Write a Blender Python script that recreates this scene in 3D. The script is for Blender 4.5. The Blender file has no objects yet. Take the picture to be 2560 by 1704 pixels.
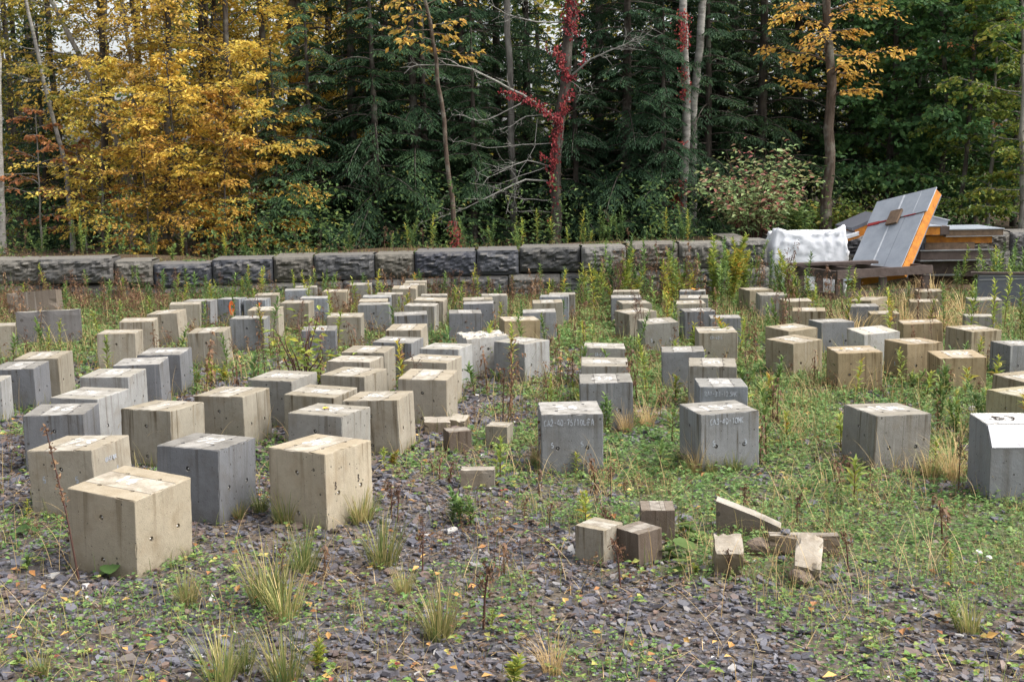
import bpy, bmesh, math, random
import numpy as np
from mathutils import Matrix, Vector

# ------------------------------------------------------------------ camera, sky, sun, exposure
SC = bpy.context.scene
COL = SC.collection
FPX, CH, ROLL = 3037.0, 1.94, -0.0175
PIT = math.atan((852 - 405) / FPX)
cR, sR, cP, sP = math.cos(ROLL), math.sin(ROLL), math.cos(PIT), math.sin(PIT)
cam_d = bpy.data.cameras.new('camera')
cam_d.sensor_width = 36.0
cam_d.lens = FPX / 2560 * 36.0
cam_d.clip_start = 0.05
cam_d.clip_end = 900.0
cam = bpy.data.objects.new('camera', cam_d)
COL.objects.link(cam)
_fw, _up, _rt = Vector((0, cP, -sP)), Vector((0, sP, cP)), Vector((1, 0, 0))
_ex = _rt * cR + _up * sR
_uy = _up * cR - _rt * sR
cam.matrix_world = Matrix(((_ex.x, _uy.x, -_fw.x, 0), (_ex.y, _uy.y, -_fw.y, 0), (_ex.z, _uy.z, -_fw.z, CH), (0, 0, 0, 1)))
SC.camera = cam

SUN_AZ = math.radians(100)      # direction towards the sun, clockwise from +Y (the view direction)
SUN_EL = math.radians(52)
world = bpy.data.worlds.new('World')
SC.world = world
world.use_nodes = True
wn = world.node_tree
wn.nodes.clear()
sky = wn.nodes.new('ShaderNodeTexSky')
sky.sky_type = 'NISHITA'
sky.sun_disc = False
sky.sun_elevation = SUN_EL
sky.sun_rotation = SUN_AZ
sky.air_density = 1.0
sky.dust_density = 5.0
sky.ozone_density = 1.0
bg = wn.nodes.new('ShaderNodeBackground')
bg.inputs['Strength'].default_value = 0.15
wo = wn.nodes.new('ShaderNodeOutputWorld')
# overcast: the sky's colour is mostly washed out by thin cloud
hs = wn.nodes.new('ShaderNodeHueSaturation')
hs.inputs['Saturation'].default_value = 0.3
wn.links.new(sky.outputs[0], hs.inputs['Color'])
wn.links.new(hs.outputs[0], bg.inputs['Color'])
wn.links.new(bg.outputs[0], wo.inputs['Surface'])

sun_d = bpy.data.lights.new('sun', 'SUN')
sun_d.energy = 1.15
sun_d.angle = math.radians(30)
sun_d.color = (1.0, 0.965, 0.91)
sun = bpy.data.objects.new('sun', sun_d)
COL.objects.link(sun)
_sd = Vector((math.sin(SUN_AZ) * math.cos(SUN_EL), math.cos(SUN_AZ) * math.cos(SUN_EL), math.sin(SUN_EL)))
sun.rotation_euler = _sd.to_track_quat('Z', 'Y').to_euler()
sun.location = _sd * 60

SC.view_settings.view_transform = 'Standard'
SC.view_settings.look = 'None'
SC.view_settings.gamma = 1.0
SC.view_settings.use_curve_mapping = False
SC.view_settings.exposure = 1.38
SC.cycles.max_bounces = 6
SC.cycles.diffuse_bounces = 2
SC.cycles.transmission_bounces = 3
SC.cycles.transparent_max_bounces = 4
SC.cycles.use_denoising = True

RNG = np.random.default_rng(7)
random.seed(7)
D = 1.0866                      # my notes on the photograph were taken on a 2356 px wide copy

# ------------------------------------------------------------------ survey helpers
def ray(px, py):
    a, b = px - 1280, py - 852
    X = cR * a + sR * b
    Y = -sR * a + cR * b
    return np.array([X / FPX, cP - (Y / FPX) * sP, -sP - (Y / FPX) * cP])

def at(px, py, y):
    "the point at depth y seen at a pixel of the 2560 px photograph"
    d = ray(px, py)
    return d * (y / d[1]) + np.array([0, 0, CH])

def gz(x, y):
    return -0.0175 * x - 0.026 * (y - 5)

def gp(px, py):
    "the yard's ground seen at a pixel of the 2356 px copy"
    d = ray(px * D, py * D)
    k = (CH - .13) / (-.0175 * d[0] - .026 * d[1] - d[2])
    return np.array([d[0] * k, d[1] * k, d[2] * k + CH])

def vnoise(x, y, sc, seed=0):
    "smooth value noise, 0..1"
    x = np.asarray(x, float) / sc + 137.3
    y = np.asarray(y, float) / sc + 71.9
    r = np.random.default_rng(seed + 11).random((512, 512))
    xi, yi = np.floor(x).astype(int), np.floor(y).astype(int)
    fx, fy = x - xi, y - yi
    fx, fy = fx * fx * (3 - 2 * fx), fy * fy * (3 - 2 * fy)
    g = lambda i, j: r[i % 512, j % 512]
    return (g(xi, yi) * (1 - fx) + g(xi + 1, yi) * fx) * (1 - fy) + (g(xi, yi + 1) * (1 - fx) + g(xi + 1, yi + 1) * fx) * fy

def sstep(a, b, x):
    t = np.clip((np.asarray(x, float) - a) / (b - a), 0, 1)
    return t * t * (3 - 2 * t)

# ------------------------------------------------------------------ mesh helpers
class MB:
    "collects vertices and faces (any polygon size) and turns them into one mesh"
    def __init__(s):
        s.v, s.f, s.n = [], [], 0
    def add(s, V, F):
        V = np.asarray(V, float).reshape(-1, 3)
        if isinstance(F, np.ndarray):
            F = [F]
        for A in F:
            A = np.asarray(A, int)
            if A.ndim == 1:
                A = A[None]
            s.f.append(A + s.n)
        s.v.append(V)
        s.n += len(V)
        return s
    def box(s, lo, hi, M=None):
        x0, y0, z0 = lo
        x1, y1, z1 = hi
        V = np.array([[x0, y0, z0], [x1, y0, z0], [x1, y1, z0], [x0, y1, z0], [x0, y0, z1], [x1, y0, z1], [x1, y1, z1], [x0, y1, z1]], float)
        if M is not None:
            V = V @ np.array(M)[:3, :3].T + np.array(M)[:3, 3]
        return s.add(V, np.array([[0, 3, 2, 1], [4, 5, 6, 7], [0, 1, 5, 4], [1, 2, 6, 5], [2, 3, 7, 6], [3, 0, 4, 7]]))
    def beam(s, p, q, w, h, up=(0, 0, 1)):
        "box beam from p to q, w wide and h high"
        p, q = np.array(p, float), np.array(q, float)
        d = q - p
        L = np.linalg.norm(d)
        d /= L
        sd = np.cross(d, up)
        sd /= np.linalg.norm(sd)
        u = np.cross(sd, d)
        M = np.eye(4)
        M[:3, 0], M[:3, 1], M[:3, 2], M[:3, 3] = d, -sd, u, p
        return s.box((0, -w / 2, -h / 2), (L, w / 2, h / 2), M)
    def tube(s, P, R, k=6, cap=True):
        P = np.asarray(P, float)
        n = len(P)
        R = np.broadcast_to(np.asarray(R, float), (n,))
        T = np.gradient(P, axis=0)
        T /= np.linalg.norm(T, axis=1)[:, None] + 1e-12
        ref = np.array([0.31, 0.95, 0.05]) if abs(T[0, 2]) > .6 else np.array([0, 0, 1.0])
        A = np.cross(T, ref)
        A /= np.linalg.norm(A, axis=1)[:, None] + 1e-12
        B = np.cross(T, A)
        th = np.arange(k) * 2 * np.pi / k
        V = P[:, None] + R[:, None, None] * (np.cos(th)[None, :, None] * A[:, None] + np.sin(th)[None, :, None] * B[:, None])
        i = np.arange(n - 1)[:, None] * k
        j = np.arange(k)[None]
        j2 = (j + 1) % k
        F = np.stack([i + j, i + j2, i + k + j2, i + k + j], -1).reshape(-1, 4)
        fs = [F]
        if cap:
            fs.append(np.arange(k)[::-1] + (n - 1) * k)
        return s.add(V.reshape(-1, 3), fs)
    def mesh(s, name, mat=None, smooth=False):
        me = bpy.data.meshes.new(name)
        V = np.concatenate(s.v) if s.v else np.zeros((0, 3))
        me.vertices.add(len(V))
        me.vertices.foreach_set('co', V.astype(np.float32).ravel())
        loops = np.concatenate([f.ravel() for f in s.f])
        tot = np.concatenate([np.full(len(f), f.shape[1]) for f in s.f])
        me.loops.add(len(loops))
        me.loops.foreach_set('vertex_index', loops.astype(np.int32))
        me.polygons.add(len(tot))
        me.polygons.foreach_set('loop_start', np.concatenate([[0], np.cumsum(tot)[:-1]]).astype(np.int32))
        me.polygons.foreach_set('use_smooth', np.full(len(tot), bool(smooth)))
        me.update(calc_edges=True)
        if mat:
            me.materials.append(mat)
        return me

def link(name, data, parent=None, loc=None, rot=None, scale=None):
    o = bpy.data.objects.new(name, data)
    COL.objects.link(o)
    if parent is not None:
        o.parent = parent
    if loc is not None:
        o.location = loc
    if rot is not None:
        o.rotation_euler = rot
    if scale is not None:
        o.scale = scale if hasattr(scale, '__len__') else (scale,) * 3
    return o

def tag(o, label=None, cat=None, group=None, kind=None):
    for k, v in (('label', label), ('category', cat), ('group', group), ('kind', kind or ('thing' if cat else None))):
        if v:
            o[k] = v
    return o

def norm(a):
    return a / (np.linalg.norm(a, axis=-1, keepdims=True) + 1e-12)

def leaves(mb, C, Dr, N, L, wr=.5, fold=.12, mid=.45):
    "leaf-shaped folded quads: base C, direction Dr, upper side N, length L"
    C, Dr = np.asarray(C, float), norm(np.asarray(Dr, float))
    n = len(C)
    L = np.broadcast_to(np.asarray(L, float), (n,))[:, None]
    S = norm(np.cross(Dr, N))
    U = np.cross(S, Dr)
    W = L * wr * .5
    m = C + Dr * L * mid
    V = np.stack([C, m + S * W + U * L * fold, C + Dr * L - U * L * .1, m - S * W + U * L * fold], 1)
    return mb.add(V.reshape(-1, 3), np.arange(4 * n).reshape(n, 4))

def blades(mb, B, Az, L, lean, curve, w, seg=4):
    "grass blades: narrow tapered bent strips"
    n = len(B)
    t = np.linspace(0, 1, seg + 1)
    o = np.stack([np.cos(Az), np.sin(Az), np.zeros(n)], 1)
    side = np.stack([-np.sin(Az), np.cos(Az), np.zeros(n)], 1)
    ang = lean[:, None] + curve[:, None] * t[None]
    dl = L[:, None] / seg
    hor = np.concatenate([np.zeros((n, 1)), np.cumsum(np.sin(ang[:, :-1]) * dl, 1)], 1)
    ver = np.concatenate([np.zeros((n, 1)), np.cumsum(np.cos(ang[:, :-1]) * dl, 1)], 1)
    P = B[:, None] + hor[..., None] * o[:, None] + ver[..., None] * np.array([0, 0, 1.0])
    wd = (w[:, None] * (1 - t[None] ** 1.6 * .92))[..., None] * side[:, None] * .5
    V = np.stack([P - wd, P + wd], 2).reshape(n, -1, 3)
    k = 2 * (seg + 1)
    F = (np.arange(n)[:, None, None] * k + np.stack([np.array([2 * i, 2 * i + 1, 2 * i + 3, 2 * i + 2]) for i in range(seg)])[None]).reshape(-1, 4)
    return mb.add(V.reshape(-1, 3), F)

# ------------------------------------------------------------------ materials
class NT:
    def __init__(s, name):
        s.m = bpy.data.materials.new(name)
        s.m.use_nodes = True
        s.t = s.m.node_tree
        s.t.nodes.clear()
        s.out = s.n('OutputMaterial')
    def n(s, typ, **kw):
        nd = s.t.nodes.new('ShaderNode' + typ)
        for k, v in kw.items():
            setattr(nd, k, v)
        return nd
    def set(s, sock, v):
        if isinstance(v, bpy.types.NodeSocket):
            s.t.links.new(v, sock)
        elif v is not None:
            if hasattr(sock.default_value, '__len__') and hasattr(v, '__len__') and len(sock.default_value) == 4 and len(v) == 3:
                v = tuple(v) + (1,)
            sock.default_value = v
    def math(s, op, a, b=None, c=None, clamp=False):
        nd = s.n('Math', operation=op, use_clamp=clamp)
        for i, v in enumerate((a, b, c)):
            if v is not None:
                s.set(nd.inputs[i], v)
        return nd.outputs[0]
    def vmath(s, op, a, b=None):
        nd = s.n('VectorMath', operation=op)
        s.set(nd.inputs[0], a)
        if b is not None:
            s.set(nd.inputs[1], b)
        return nd.outputs[0]
    def mix(s, f, a, b, bt='MIX'):
        nd = s.n('Mix', data_type='RGBA', blend_type=bt)
        s.set(nd.inputs[0], f)
        s.set(nd.inputs[6], a)
        s.set(nd.inputs[7], b)
        return nd.outputs[2]
    def noise(s, vec, scale, detail=4, rough=.55, dist=0.0):
        nd = s.n('TexNoise')
        s.set(nd.inputs['Vector'], vec)
        nd.inputs['Scale'].default_value = scale
        nd.inputs['Detail'].default_value = detail
        nd.inputs['Roughness'].default_value = rough
        nd.inputs['Distortion'].default_value = dist
        return nd.outputs[0]
    def vor(s, vec, scale, feature='F1', out='Distance', rnd=1.0):
        nd = s.n('TexVoronoi', feature=feature)
        s.set(nd.inputs['Vector'], vec)
        nd.inputs['Scale'].default_value = scale
        nd.inputs['Randomness'].default_value = rnd
        return nd.outputs[out]
    def ramp(s, f, stops, interp='LINEAR'):
        nd = s.n('ValToRGB')
        nd.color_ramp.interpolation = interp
        el = nd.color_ramp.elements
        while len(el) > 1:
            el.remove(el[-1])
        for i, (p, c) in enumerate(stops):
            e = el[0] if i == 0 else el.new(p)
            e.position = p
            e.color = tuple(c) + (1,) if len(c) == 3 else c
        s.set(nd.inputs[0], f)
        return nd.outputs[0]
    def rng(s, f, a, b, c=0.0, d=1.0):
        nd = s.n('MapRange', clamp=True)
        s.set(nd.inputs[0], f)
        for i, v in enumerate((a, b, c, d)):
            s.set(nd.inputs[i + 1], v)
        return nd.outputs[0]
    def bump(s, h, strength=.5, dist=.01, nrm=None):
        nd = s.n('Bump')
        nd.inputs['Strength'].default_value = strength
        nd.inputs['Distance'].default_value = dist
        s.set(nd.inputs['Height'], h)
        if nrm is not None:
            s.set(nd.inputs['Normal'], nrm)
        return nd.outputs[0]
    def pbr(s, col, rough=.8, nrm=None, metal=0.0, spec=.35):
        b = s.n('BsdfPrincipled')
        s.set(b.inputs['Base Color'], col)
        s.set(b.inputs['Roughness'], rough)
        s.set(b.inputs['Metallic'], metal)
        b.inputs['Specular IOR Level'].default_value = spec
        if nrm is not None:
            s.set(b.inputs['Normal'], nrm)
        return b.outputs[0]
    def done(s, sh):
        s.t.links.new(sh, s.out.inputs['Surface'])
        return s.m

def coords(t, offset=True, kind='Object'):
    tc = t.n('TexCoord')
    v = tc.outputs[kind]
    oi = t.n('ObjectInfo')
    if offset:
        c = t.n('CombineXYZ')
        for i, k in enumerate((37.0, 61.0, 23.0)):
            t.set(c.inputs[i], t.math('MULTIPLY', oi.outputs['Random'], k))
        v = t.vmath('ADD', v, c.outputs[0])
    return tc, v, oi

def leaf_mat(name, stops, trans=.35, rough=.55, clump=1.2, spec=.25, dark=.25):
    "leaf colours picked leaf by leaf from a ramp, drifting in patches"
    t = NT(name)
    g = t.n('NewGeometry')
    f = t.math('MULTIPLY', g.outputs['Random Per Island'], .62)
    nz = t.noise(g.outputs['Position'], clump, 2)
    f = t.math('ADD', f, t.math('MULTIPLY_ADD', nz, .9, -.26), clamp=True)
    oi = t.n('ObjectInfo')
    f = t.math('ADD', f, t.math('MULTIPLY_ADD', oi.outputs['Random'], .3, -.15), clamp=True)
    col = t.ramp(f, stops)
    col = t.mix(1.0, col, _grey(t, t.math('MULTIPLY_ADD', t.math('FRACT', t.math('MULTIPLY', oi.outputs['Random'], 9.1)), .4, .8)), 'MULTIPLY')
    hv = t.math('MULTIPLY_ADD', t.math('FRACT', t.math('MULTIPLY', g.outputs['Random Per Island'], 17.3)), dark * 2, 1 - dark)
    col = t.mix(1.0, col, _grey(t, hv), 'MULTIPLY')
    p = t.pbr(col, rough, spec=spec)
    tr = t.n('BsdfTranslucent')
    t.set(tr.inputs['Color'], col)
    mx = t.n('MixShader')
    mx.inputs[0].default_value = trans
    t.t.links.new(p, mx.inputs[1])
    t.t.links.new(tr.outputs[0], mx.inputs[2])
    return t.done(mx.outputs[0])

def _grey(t, v):
    c = t.n('CombineColor')
    for i in range(3):
        t.set(c.inputs[i], v)
    return c.outputs[0]

def m_concrete():
    t = NT('concrete')
    tc, v, oi = coords(t)
    base = oi.outputs['Color']
    P = tc.outputs['Object']
    sep = t.n('SeparateXYZ')
    t.set(sep.inputs[0], P)
    sn = t.n('SeparateXYZ')
    t.set(sn.inputs[0], tc.outputs['Normal'])
    n1 = t.noise(v, 1.7, 3)
    n2 = t.noise(v, 11, 6, .65)
    n3 = t.noise(v, 60, 3, .7)
    vary = t.math('ADD', t.math('MULTIPLY_ADD', n1, .55, .52), t.math('MULTIPLY_ADD', n2, .42, .0))
    col = t.mix(1.0, base, _grey(t, vary), 'MULTIPLY')
    # damp brown blotches
    col = t.mix(t.math('MULTIPLY', t.rng(t.noise(v, 3.1, 4, .6), .5, .72), .4), col, t.mix(1.0, base, (.62, .5, .36), 'MULTIPLY'))
    side = t.rng(t.math('ABSOLUTE', sn.outputs[2]), .4, .6, 1, 0)
    # drips that start at the upper edge
    wetter = t.math('FRACT', t.math('MULTIPLY', oi.outputs['Random'], 13.7))
    for sc, a, b, amt, c in ((8, .54, .64, 1.0, (.4, .34, .26)), (17, .57, .66, .55, (.5, .46, .4)), (4, .54, .7, .6, (.62, .52, .39))):
        w = t.vmath('MULTIPLY', v, (sc, sc, .35))
        d = t.rng(t.noise(w, 1.0, 3, .6), a, b)
        lim = t.rng(t.math('ADD', sep.outputs[2], t.math('MULTIPLY_ADD', t.noise(t.vmath('MULTIPLY', v, (sc * 1.7, sc * 1.7, .02)), 1.0, 2), 2.6, -1.35)), -.2, .4)
        f = t.math('MULTIPLY', t.math('MULTIPLY', d, lim), t.math('MULTIPLY', side, t.math('MULTIPLY', t.math('MULTIPLY_ADD', wetter, .8, .4), amt)))
        col = t.mix(f, col, t.mix(1.0, col, c, 'MULTIPLY'))
    # pale lime runs
    w = t.vmath('MULTIPLY', v, (13, 13, .5))
    f = t.math('MULTIPLY', t.math('MULTIPLY', t.rng(t.noise(t.vmath('ADD', w, (5, 9, 2)), 1.0, 2), .64, .76), side), t.math('MULTIPLY', wetter, .3))
    col = t.mix(f, col, (.5, .49, .46))
    # soil splash near the foot, deepened as painted contact shade
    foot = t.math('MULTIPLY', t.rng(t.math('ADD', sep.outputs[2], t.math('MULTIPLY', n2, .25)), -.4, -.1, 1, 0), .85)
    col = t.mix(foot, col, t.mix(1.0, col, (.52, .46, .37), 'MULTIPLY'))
    # top: trowelled bands with dark joint lines
    top = t.rng(sn.outputs[2], .6, .8)
    which = t.math('GREATER_THAN', t.math('FRACT', t.math('MULTIPLY', oi.outputs['Random'], 7.7)), .5)
    ud = t.n('Mix', data_type='FLOAT')
    t.set(ud.inputs[0], which)
    t.set(ud.inputs[2], sep.outputs[0])
    t.set(ud.inputs[3], sep.outputs[1])
    u = t.math('ABSOLUTE', t.math('ADD', ud.outputs[0], t.math('MULTIPLY_ADD', t.noise(v, 6, 2), .03, -.015)))
    hasb = t.math('GREATER_THAN', t.math('FRACT', t.math('MULTIPLY', oi.outputs['Random'], 31.3)), .08)
    band = t.math('MULTIPLY', t.rng(u, .215, .225), hasb)
    line = t.math('MULTIPLY', t.math('MULTIPLY', t.rng(u, .208, .216), t.rng(u, .224, .234, 1, 0)), hasb)
    dirt = t.rng(t.noise(v, 4.5, 5, .65), .42, .68)
    tcol = t.mix(.42, col, (.52, .48, .41))
    tcol = t.mix(t.math('MULTIPLY', dirt, .72), tcol, t.mix(1.0, base, (.5, .43, .33), 'MULTIPLY'))
    tcol = t.mix(t.math('MULTIPLY', band, .6), tcol, t.mix(1.0, base, (.95, .86, .7), 'MULTIPLY'))
    tcol = t.mix(t.math('MULTIPLY', line, .8), tcol, (.09, .075, .06))
    tcol = t.mix(t.math('MULTIPLY', t.rng(n3, .55, .7), .2), tcol, (.5, .47, .42))
    col = t.mix(top, col, tcol)
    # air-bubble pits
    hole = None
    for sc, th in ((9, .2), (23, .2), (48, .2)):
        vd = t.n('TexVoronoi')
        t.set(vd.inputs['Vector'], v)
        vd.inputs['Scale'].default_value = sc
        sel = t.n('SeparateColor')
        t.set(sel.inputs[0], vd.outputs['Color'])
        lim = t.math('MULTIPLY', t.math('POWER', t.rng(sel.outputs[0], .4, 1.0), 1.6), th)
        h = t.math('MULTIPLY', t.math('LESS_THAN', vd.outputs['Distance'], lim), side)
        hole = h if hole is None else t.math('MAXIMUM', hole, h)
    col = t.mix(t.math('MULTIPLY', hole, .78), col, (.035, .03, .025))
    h = t.math('SUBTRACT', t.math('ADD', t.math('MULTIPLY', n2, .5), t.math('MULTIPLY', n3, .35)), t.math('ADD', hole, t.math('MULTIPLY', t.math('MULTIPLY', line, top), 1.2)))
    nr = t.bump(h, .35, .02)
    return t.done(t.pbr(col, t.math('MULTIPLY_ADD', n2, .3, .55), nr, spec=.3))

def m_simple(name, col, rough=.7, spec=.3, metal=0.0, amt=.35, scale=8, bump=.25, bdist=.01, col2=None, rnd=True):
    t = NT(name)
    tc, v, oi = coords(t)
    n1 = t.noise(v, scale, 5, .6)
    n2 = t.noise(v, scale * 7, 3, .6)
    c2 = col2 or tuple(x * .5 for x in col)
    f = t.math('MULTIPLY', t.rng(t.math('ADD', t.math('MULTIPLY', n1, .7), t.math('MULTIPLY', n2, .3)), .35, .68), amt * 2, clamp=True)
    c = t.mix(f, col, c2)
    return t.done(t.pbr(c, rough, t.bump(t.math('ADD', n1, t.math('MULTIPLY', n2, .4)), bump, bdist), metal, spec))

def m_wallstone():
    t = NT('split_face_stone')
    tc, v, oi = coords(t)
    n1 = t.noise(v, 2.2, 4)
    n2 = t.noise(v, 14, 5, .65)
    col = t.mix(1.0, oi.outputs['Color'], _grey(t, t.math('MULTIPLY_ADD', t.math('ADD', n1, n2), .9, .1)), 'MULTIPLY')
    col = t.mix(t.math('MULTIPLY', t.rng(n1, .5, .7), .35), col, (.19, .16, .115))
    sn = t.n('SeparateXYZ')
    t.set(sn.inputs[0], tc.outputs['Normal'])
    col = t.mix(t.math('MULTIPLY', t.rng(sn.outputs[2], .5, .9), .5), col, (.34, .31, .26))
    col = t.mix(1.0, col, (.5, .5, .5), 'MULTIPLY')
    return t.done(t.pbr(col, .7, t.bump(n2, .6, .03), spec=.35))

def m_bark(name, a, b, scale=1.0, lichen=.25, white=False):
    t = NT(name)
    tc, v, oi = coords(t)
    w = t.vmath('MULTIPLY', v, (16 * scale, 16 * scale, 2.6 * scale) if not white else (5, 5, 14))
    n = t.noise(w, 1.0, 5, .65)
    n2 = t.noise(v, 3.0, 4)
    c = t.mix(t.rng(n, .38, .62), a, b)
    c = t.mix(t.math('MULTIPLY', t.rng(n2, .52, .68), lichen), c, (.36, .37, .31))
    return t.done(t.pbr(c, .9, t.bump(n, .7, .03), spec=.15))

M = {}
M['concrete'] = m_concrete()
M['wall'] = m_wallstone()
M['steel'] = m_simple('pin_steel', (.62, .6, .57), .35, .5, .85, .2, 20, .1)
def m_paint():
    t = NT('white_spray_paint')
    tc, v, oi = coords(t)
    n = t.noise(v, 9, 5, .7)
    c = t.mix(t.rng(n, .4, .65), (.72, .71, .69), (.5, .46, .4))
    p = t.pbr(c, .65, spec=.3)
    tr = t.n('BsdfTransparent')
    mx = t.n('MixShader')
    t.set(mx.inputs[0], t.rng(n, .4, .52, .9, 0.05))
    t.t.links.new(p, mx.inputs[1])
    t.t.links.new(tr.outputs[0], mx.inputs[2])
    return t.done(mx.outputs[0])
M['paint'] = m_paint()
M['chalk'] = m_simple('chalk_marks', (.42, .45, .5), .95, .1, 0, .6, 30, .1, .002, (.2, .21, .22))
M['black_ink'] = m_simple('dark_ink', (.05, .04, .035), .9, .1, 0, .3, 30, .1, .002)
M['orange_paint'] = m_simple('orange_spray_paint', (.85, .16, .04), .6, .3, 0, .2, 20, .1, .002)
M['wood_dark'] = m_simple('weathered_dark_timber', (.05, .035, .03), .8, .3, 0, .5, 7, .5, .01, (.1, .075, .066))
M['wood_brown'] = m_simple('brown_board', (.17, .115, .075), .85, .2, 0, .5, 14, .5, .01, (.08, .055, .04))
M['foam'] = m_simple('orange_foam_core', (.5, .2, .03), .85, .2, 0, .5, 9, .6, .02, (.27, .1, .028))
M['sheet'] = m_simple('grey_roof_membrane', (.3, .325, .36), .42, .45, 0, .35, 5, .25, .01, (.2, .22, .25))
M['sheet_light'] = m_simple('pale_seam', (.55, .57, .6), .5, .4, 0, .3, 12, .2, .01)
M['tape'] = m_simple('torn_red_tape', (.3, .03, .03), .6, .3, 0, .4, 20, .3, .01)
M['slab'] = m_simple('dark_grey_panel', (.075, .08, .1), .5, .4, 0, .4, 4, .2, .01, (.12, .125, .14))
M['metal_edge'] = m_simple('weathered_metal_flashing', (.35, .36, .38), .4, .5, .6, .4, 10, .2, .01, (.18, .17, .17))

def m_bag():
    t = NT('woven_white_sack')
    tc, v, oi = coords(t, False)
    n = t.noise(v, 2.5, 4)
    w = t.n('TexWave', wave_type='BANDS', bands_direction='Z')
    t.set(w.inputs['Vector'], v)
    w.inputs['Scale'].default_value = 34
    w.inputs['Distortion'].default_value = 1.5
    w2 = t.n('TexWave', wave_type='BANDS', bands_direction='X')
    t.set(w2.inputs['Vector'], v)
    w2.inputs['Scale'].default_value = 34
    w2.inputs['Distortion'].default_value = 1.5
    c = t.mix(t.rng(n, .35, .7), (.8, .81, .84), (.66, .67, .7))
    sx = t.n('SeparateXYZ')
    t.set(sx.inputs[0], v)
    sw = t.rng(t.math('ADD', sx.outputs[2], t.math('MULTIPLY', n, .5)), .15, .5, 1, 0)
    c = t.mix(t.math('MULTIPLY', sw, .5), c, (.42, .4, .34))
    h = t.math('ADD', t.math('ADD', w.outputs['Fac'], w2.outputs['Fac']), t.math('MULTIPLY', t.noise(v, 9, 5), 3))
    return t.done(t.pbr(c, .6, t.bump(h, .4, .012), spec=.3))
M['bag'] = m_bag()

def m_ground():
    t = NT('slate_soil')
    g = t.n('NewGeometry')
    p = g.outputs['Position']
    v = t.vmath('MULTIPLY', p, (1, 1, .2))
    vn = t.n('TexVoronoi')
    t.set(vn.inputs['Vector'], v)
    vn.inputs['Scale'].default_value = 26
    s = t.n('SeparateColor')
    t.set(s.inputs[0], vn.outputs['Color'])
    chip = t.ramp(s.outputs[0], [(0, (.05, .05, .058)), (.35, (.09, .09, .1)), (.6, (.075, .06, .058)), (.8, (.13, .1, .085)), (1, (.17, .17, .18))])
    edge = t.rng(vn.outputs['Distance'], .35, .6)
    chip = t.mix(t.math('MULTIPLY', edge, .7), chip, (.03, .026, .022))
    n1 = t.noise(v, .9, 4)
    n2 = t.noise(v, 14, 5, .7)
    soil = t.mix(n2, (.06, .046, .036), (.13, .098, .07))
    moss = t.mix(n2, (.05, .065, .022), (.12, .115, .05))
    c = t.mix(t.rng(n1, .42, .6), chip, soil)
    sp = t.n('SeparateXYZ')
    t.set(sp.inputs[0], p)
    far = t.rng(t.math('ADD', sp.outputs[1], t.math('MULTIPLY', n1, 6)), 13, 19)
    c = t.mix(t.math('MULTIPLY', far, .7), c, moss)
    green = t.math('MULTIPLY', t.rng(t.math('ADD', sp.outputs[0], t.math('MULTIPLY_ADD', n1, 3.0, -1.5)), -.2, .9), t.math('MULTIPLY', t.rng(t.math('ADD', sp.outputs[1], t.math('MULTIPLY_ADD', n1, 1.6, -.8)), 5.2, 6.2), .75))
    c = t.mix(green, c, t.mix(n2, (.045, .065, .022), (.13, .14, .055)))
    leafy = t.rng(sp.outputs[1], 21.7, 22.6)
    c = t.mix(leafy, c, t.mix(n2, (.03, .022, .014), (.09, .055, .025)))
    h = t.math('ADD', t.math('MULTIPLY', vn.outputs['Distance'], -1.0), n2)
    return t.done(t.pbr(c, .8, t.bump(h, .7, .02), spec=.3))
M['ground'] = m_ground()

def m_chip():
    t = NT('slate_chips')
    g = t.n('NewGeometry')
    r = g.outputs['Random Per Island']
    c = t.ramp(r, [(0, (.045, .044, .053)), (.22, (.088, .086, .102)), (.42, (.062, .056, .062)), (.55, (.118, .117, .135)), (.68, (.09, .066, .06)), (.8, (.135, .088, .066)), (.9, (.11, .088, .07)), (.985, (.16, .152, .152)), (1, (.45, .43, .4))])
    n = t.noise(g.outputs['Position'], 60, 4, .6)
    c = t.mix(1.0, c, _grey(t, t.math('MULTIPLY_ADD', n, .9, .6)), 'MULTIPLY')
    return t.done(t.pbr(c, t.math('MULTIPLY_ADD', n, .35, .35), t.bump(n, .3, .006), spec=.5))
M['chip'] = m_chip()

M['bark_dark'] = m_bark('dark_bark', (.04, .033, .028), (.085, .072, .06))
M['bark_grey'] = m_bark('grey_bark', (.13, .12, .105), (.26, .24, .21), lichen=.45)
M['bark_brown'] = m_bark('brown_bark', (.05, .036, .027), (.11, .082, .062), lichen=.35)
M['bark_birch'] = m_bark('pale_birch_bark', (.3, .285, .26), (.15, .14, .125), lichen=.3, white=True)
M['dead'] = m_simple('lichened_dead_wood', (.24, .235, .21), .9, .15, 0, .4, 12, .3, .01, (.13, .12, .11))
M['stem_red'] = m_simple('red_stem', (.085, .04, .03), .6, .3, 0, .3, 12)
M['stem_brown'] = m_simple('dry_stem', (.13, .075, .04), .8, .2, 0, .4, 12)
M['stem_green'] = m_simple('green_stem', (.1, .13, .04), .7, .2, 0, .4, 12)

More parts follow.
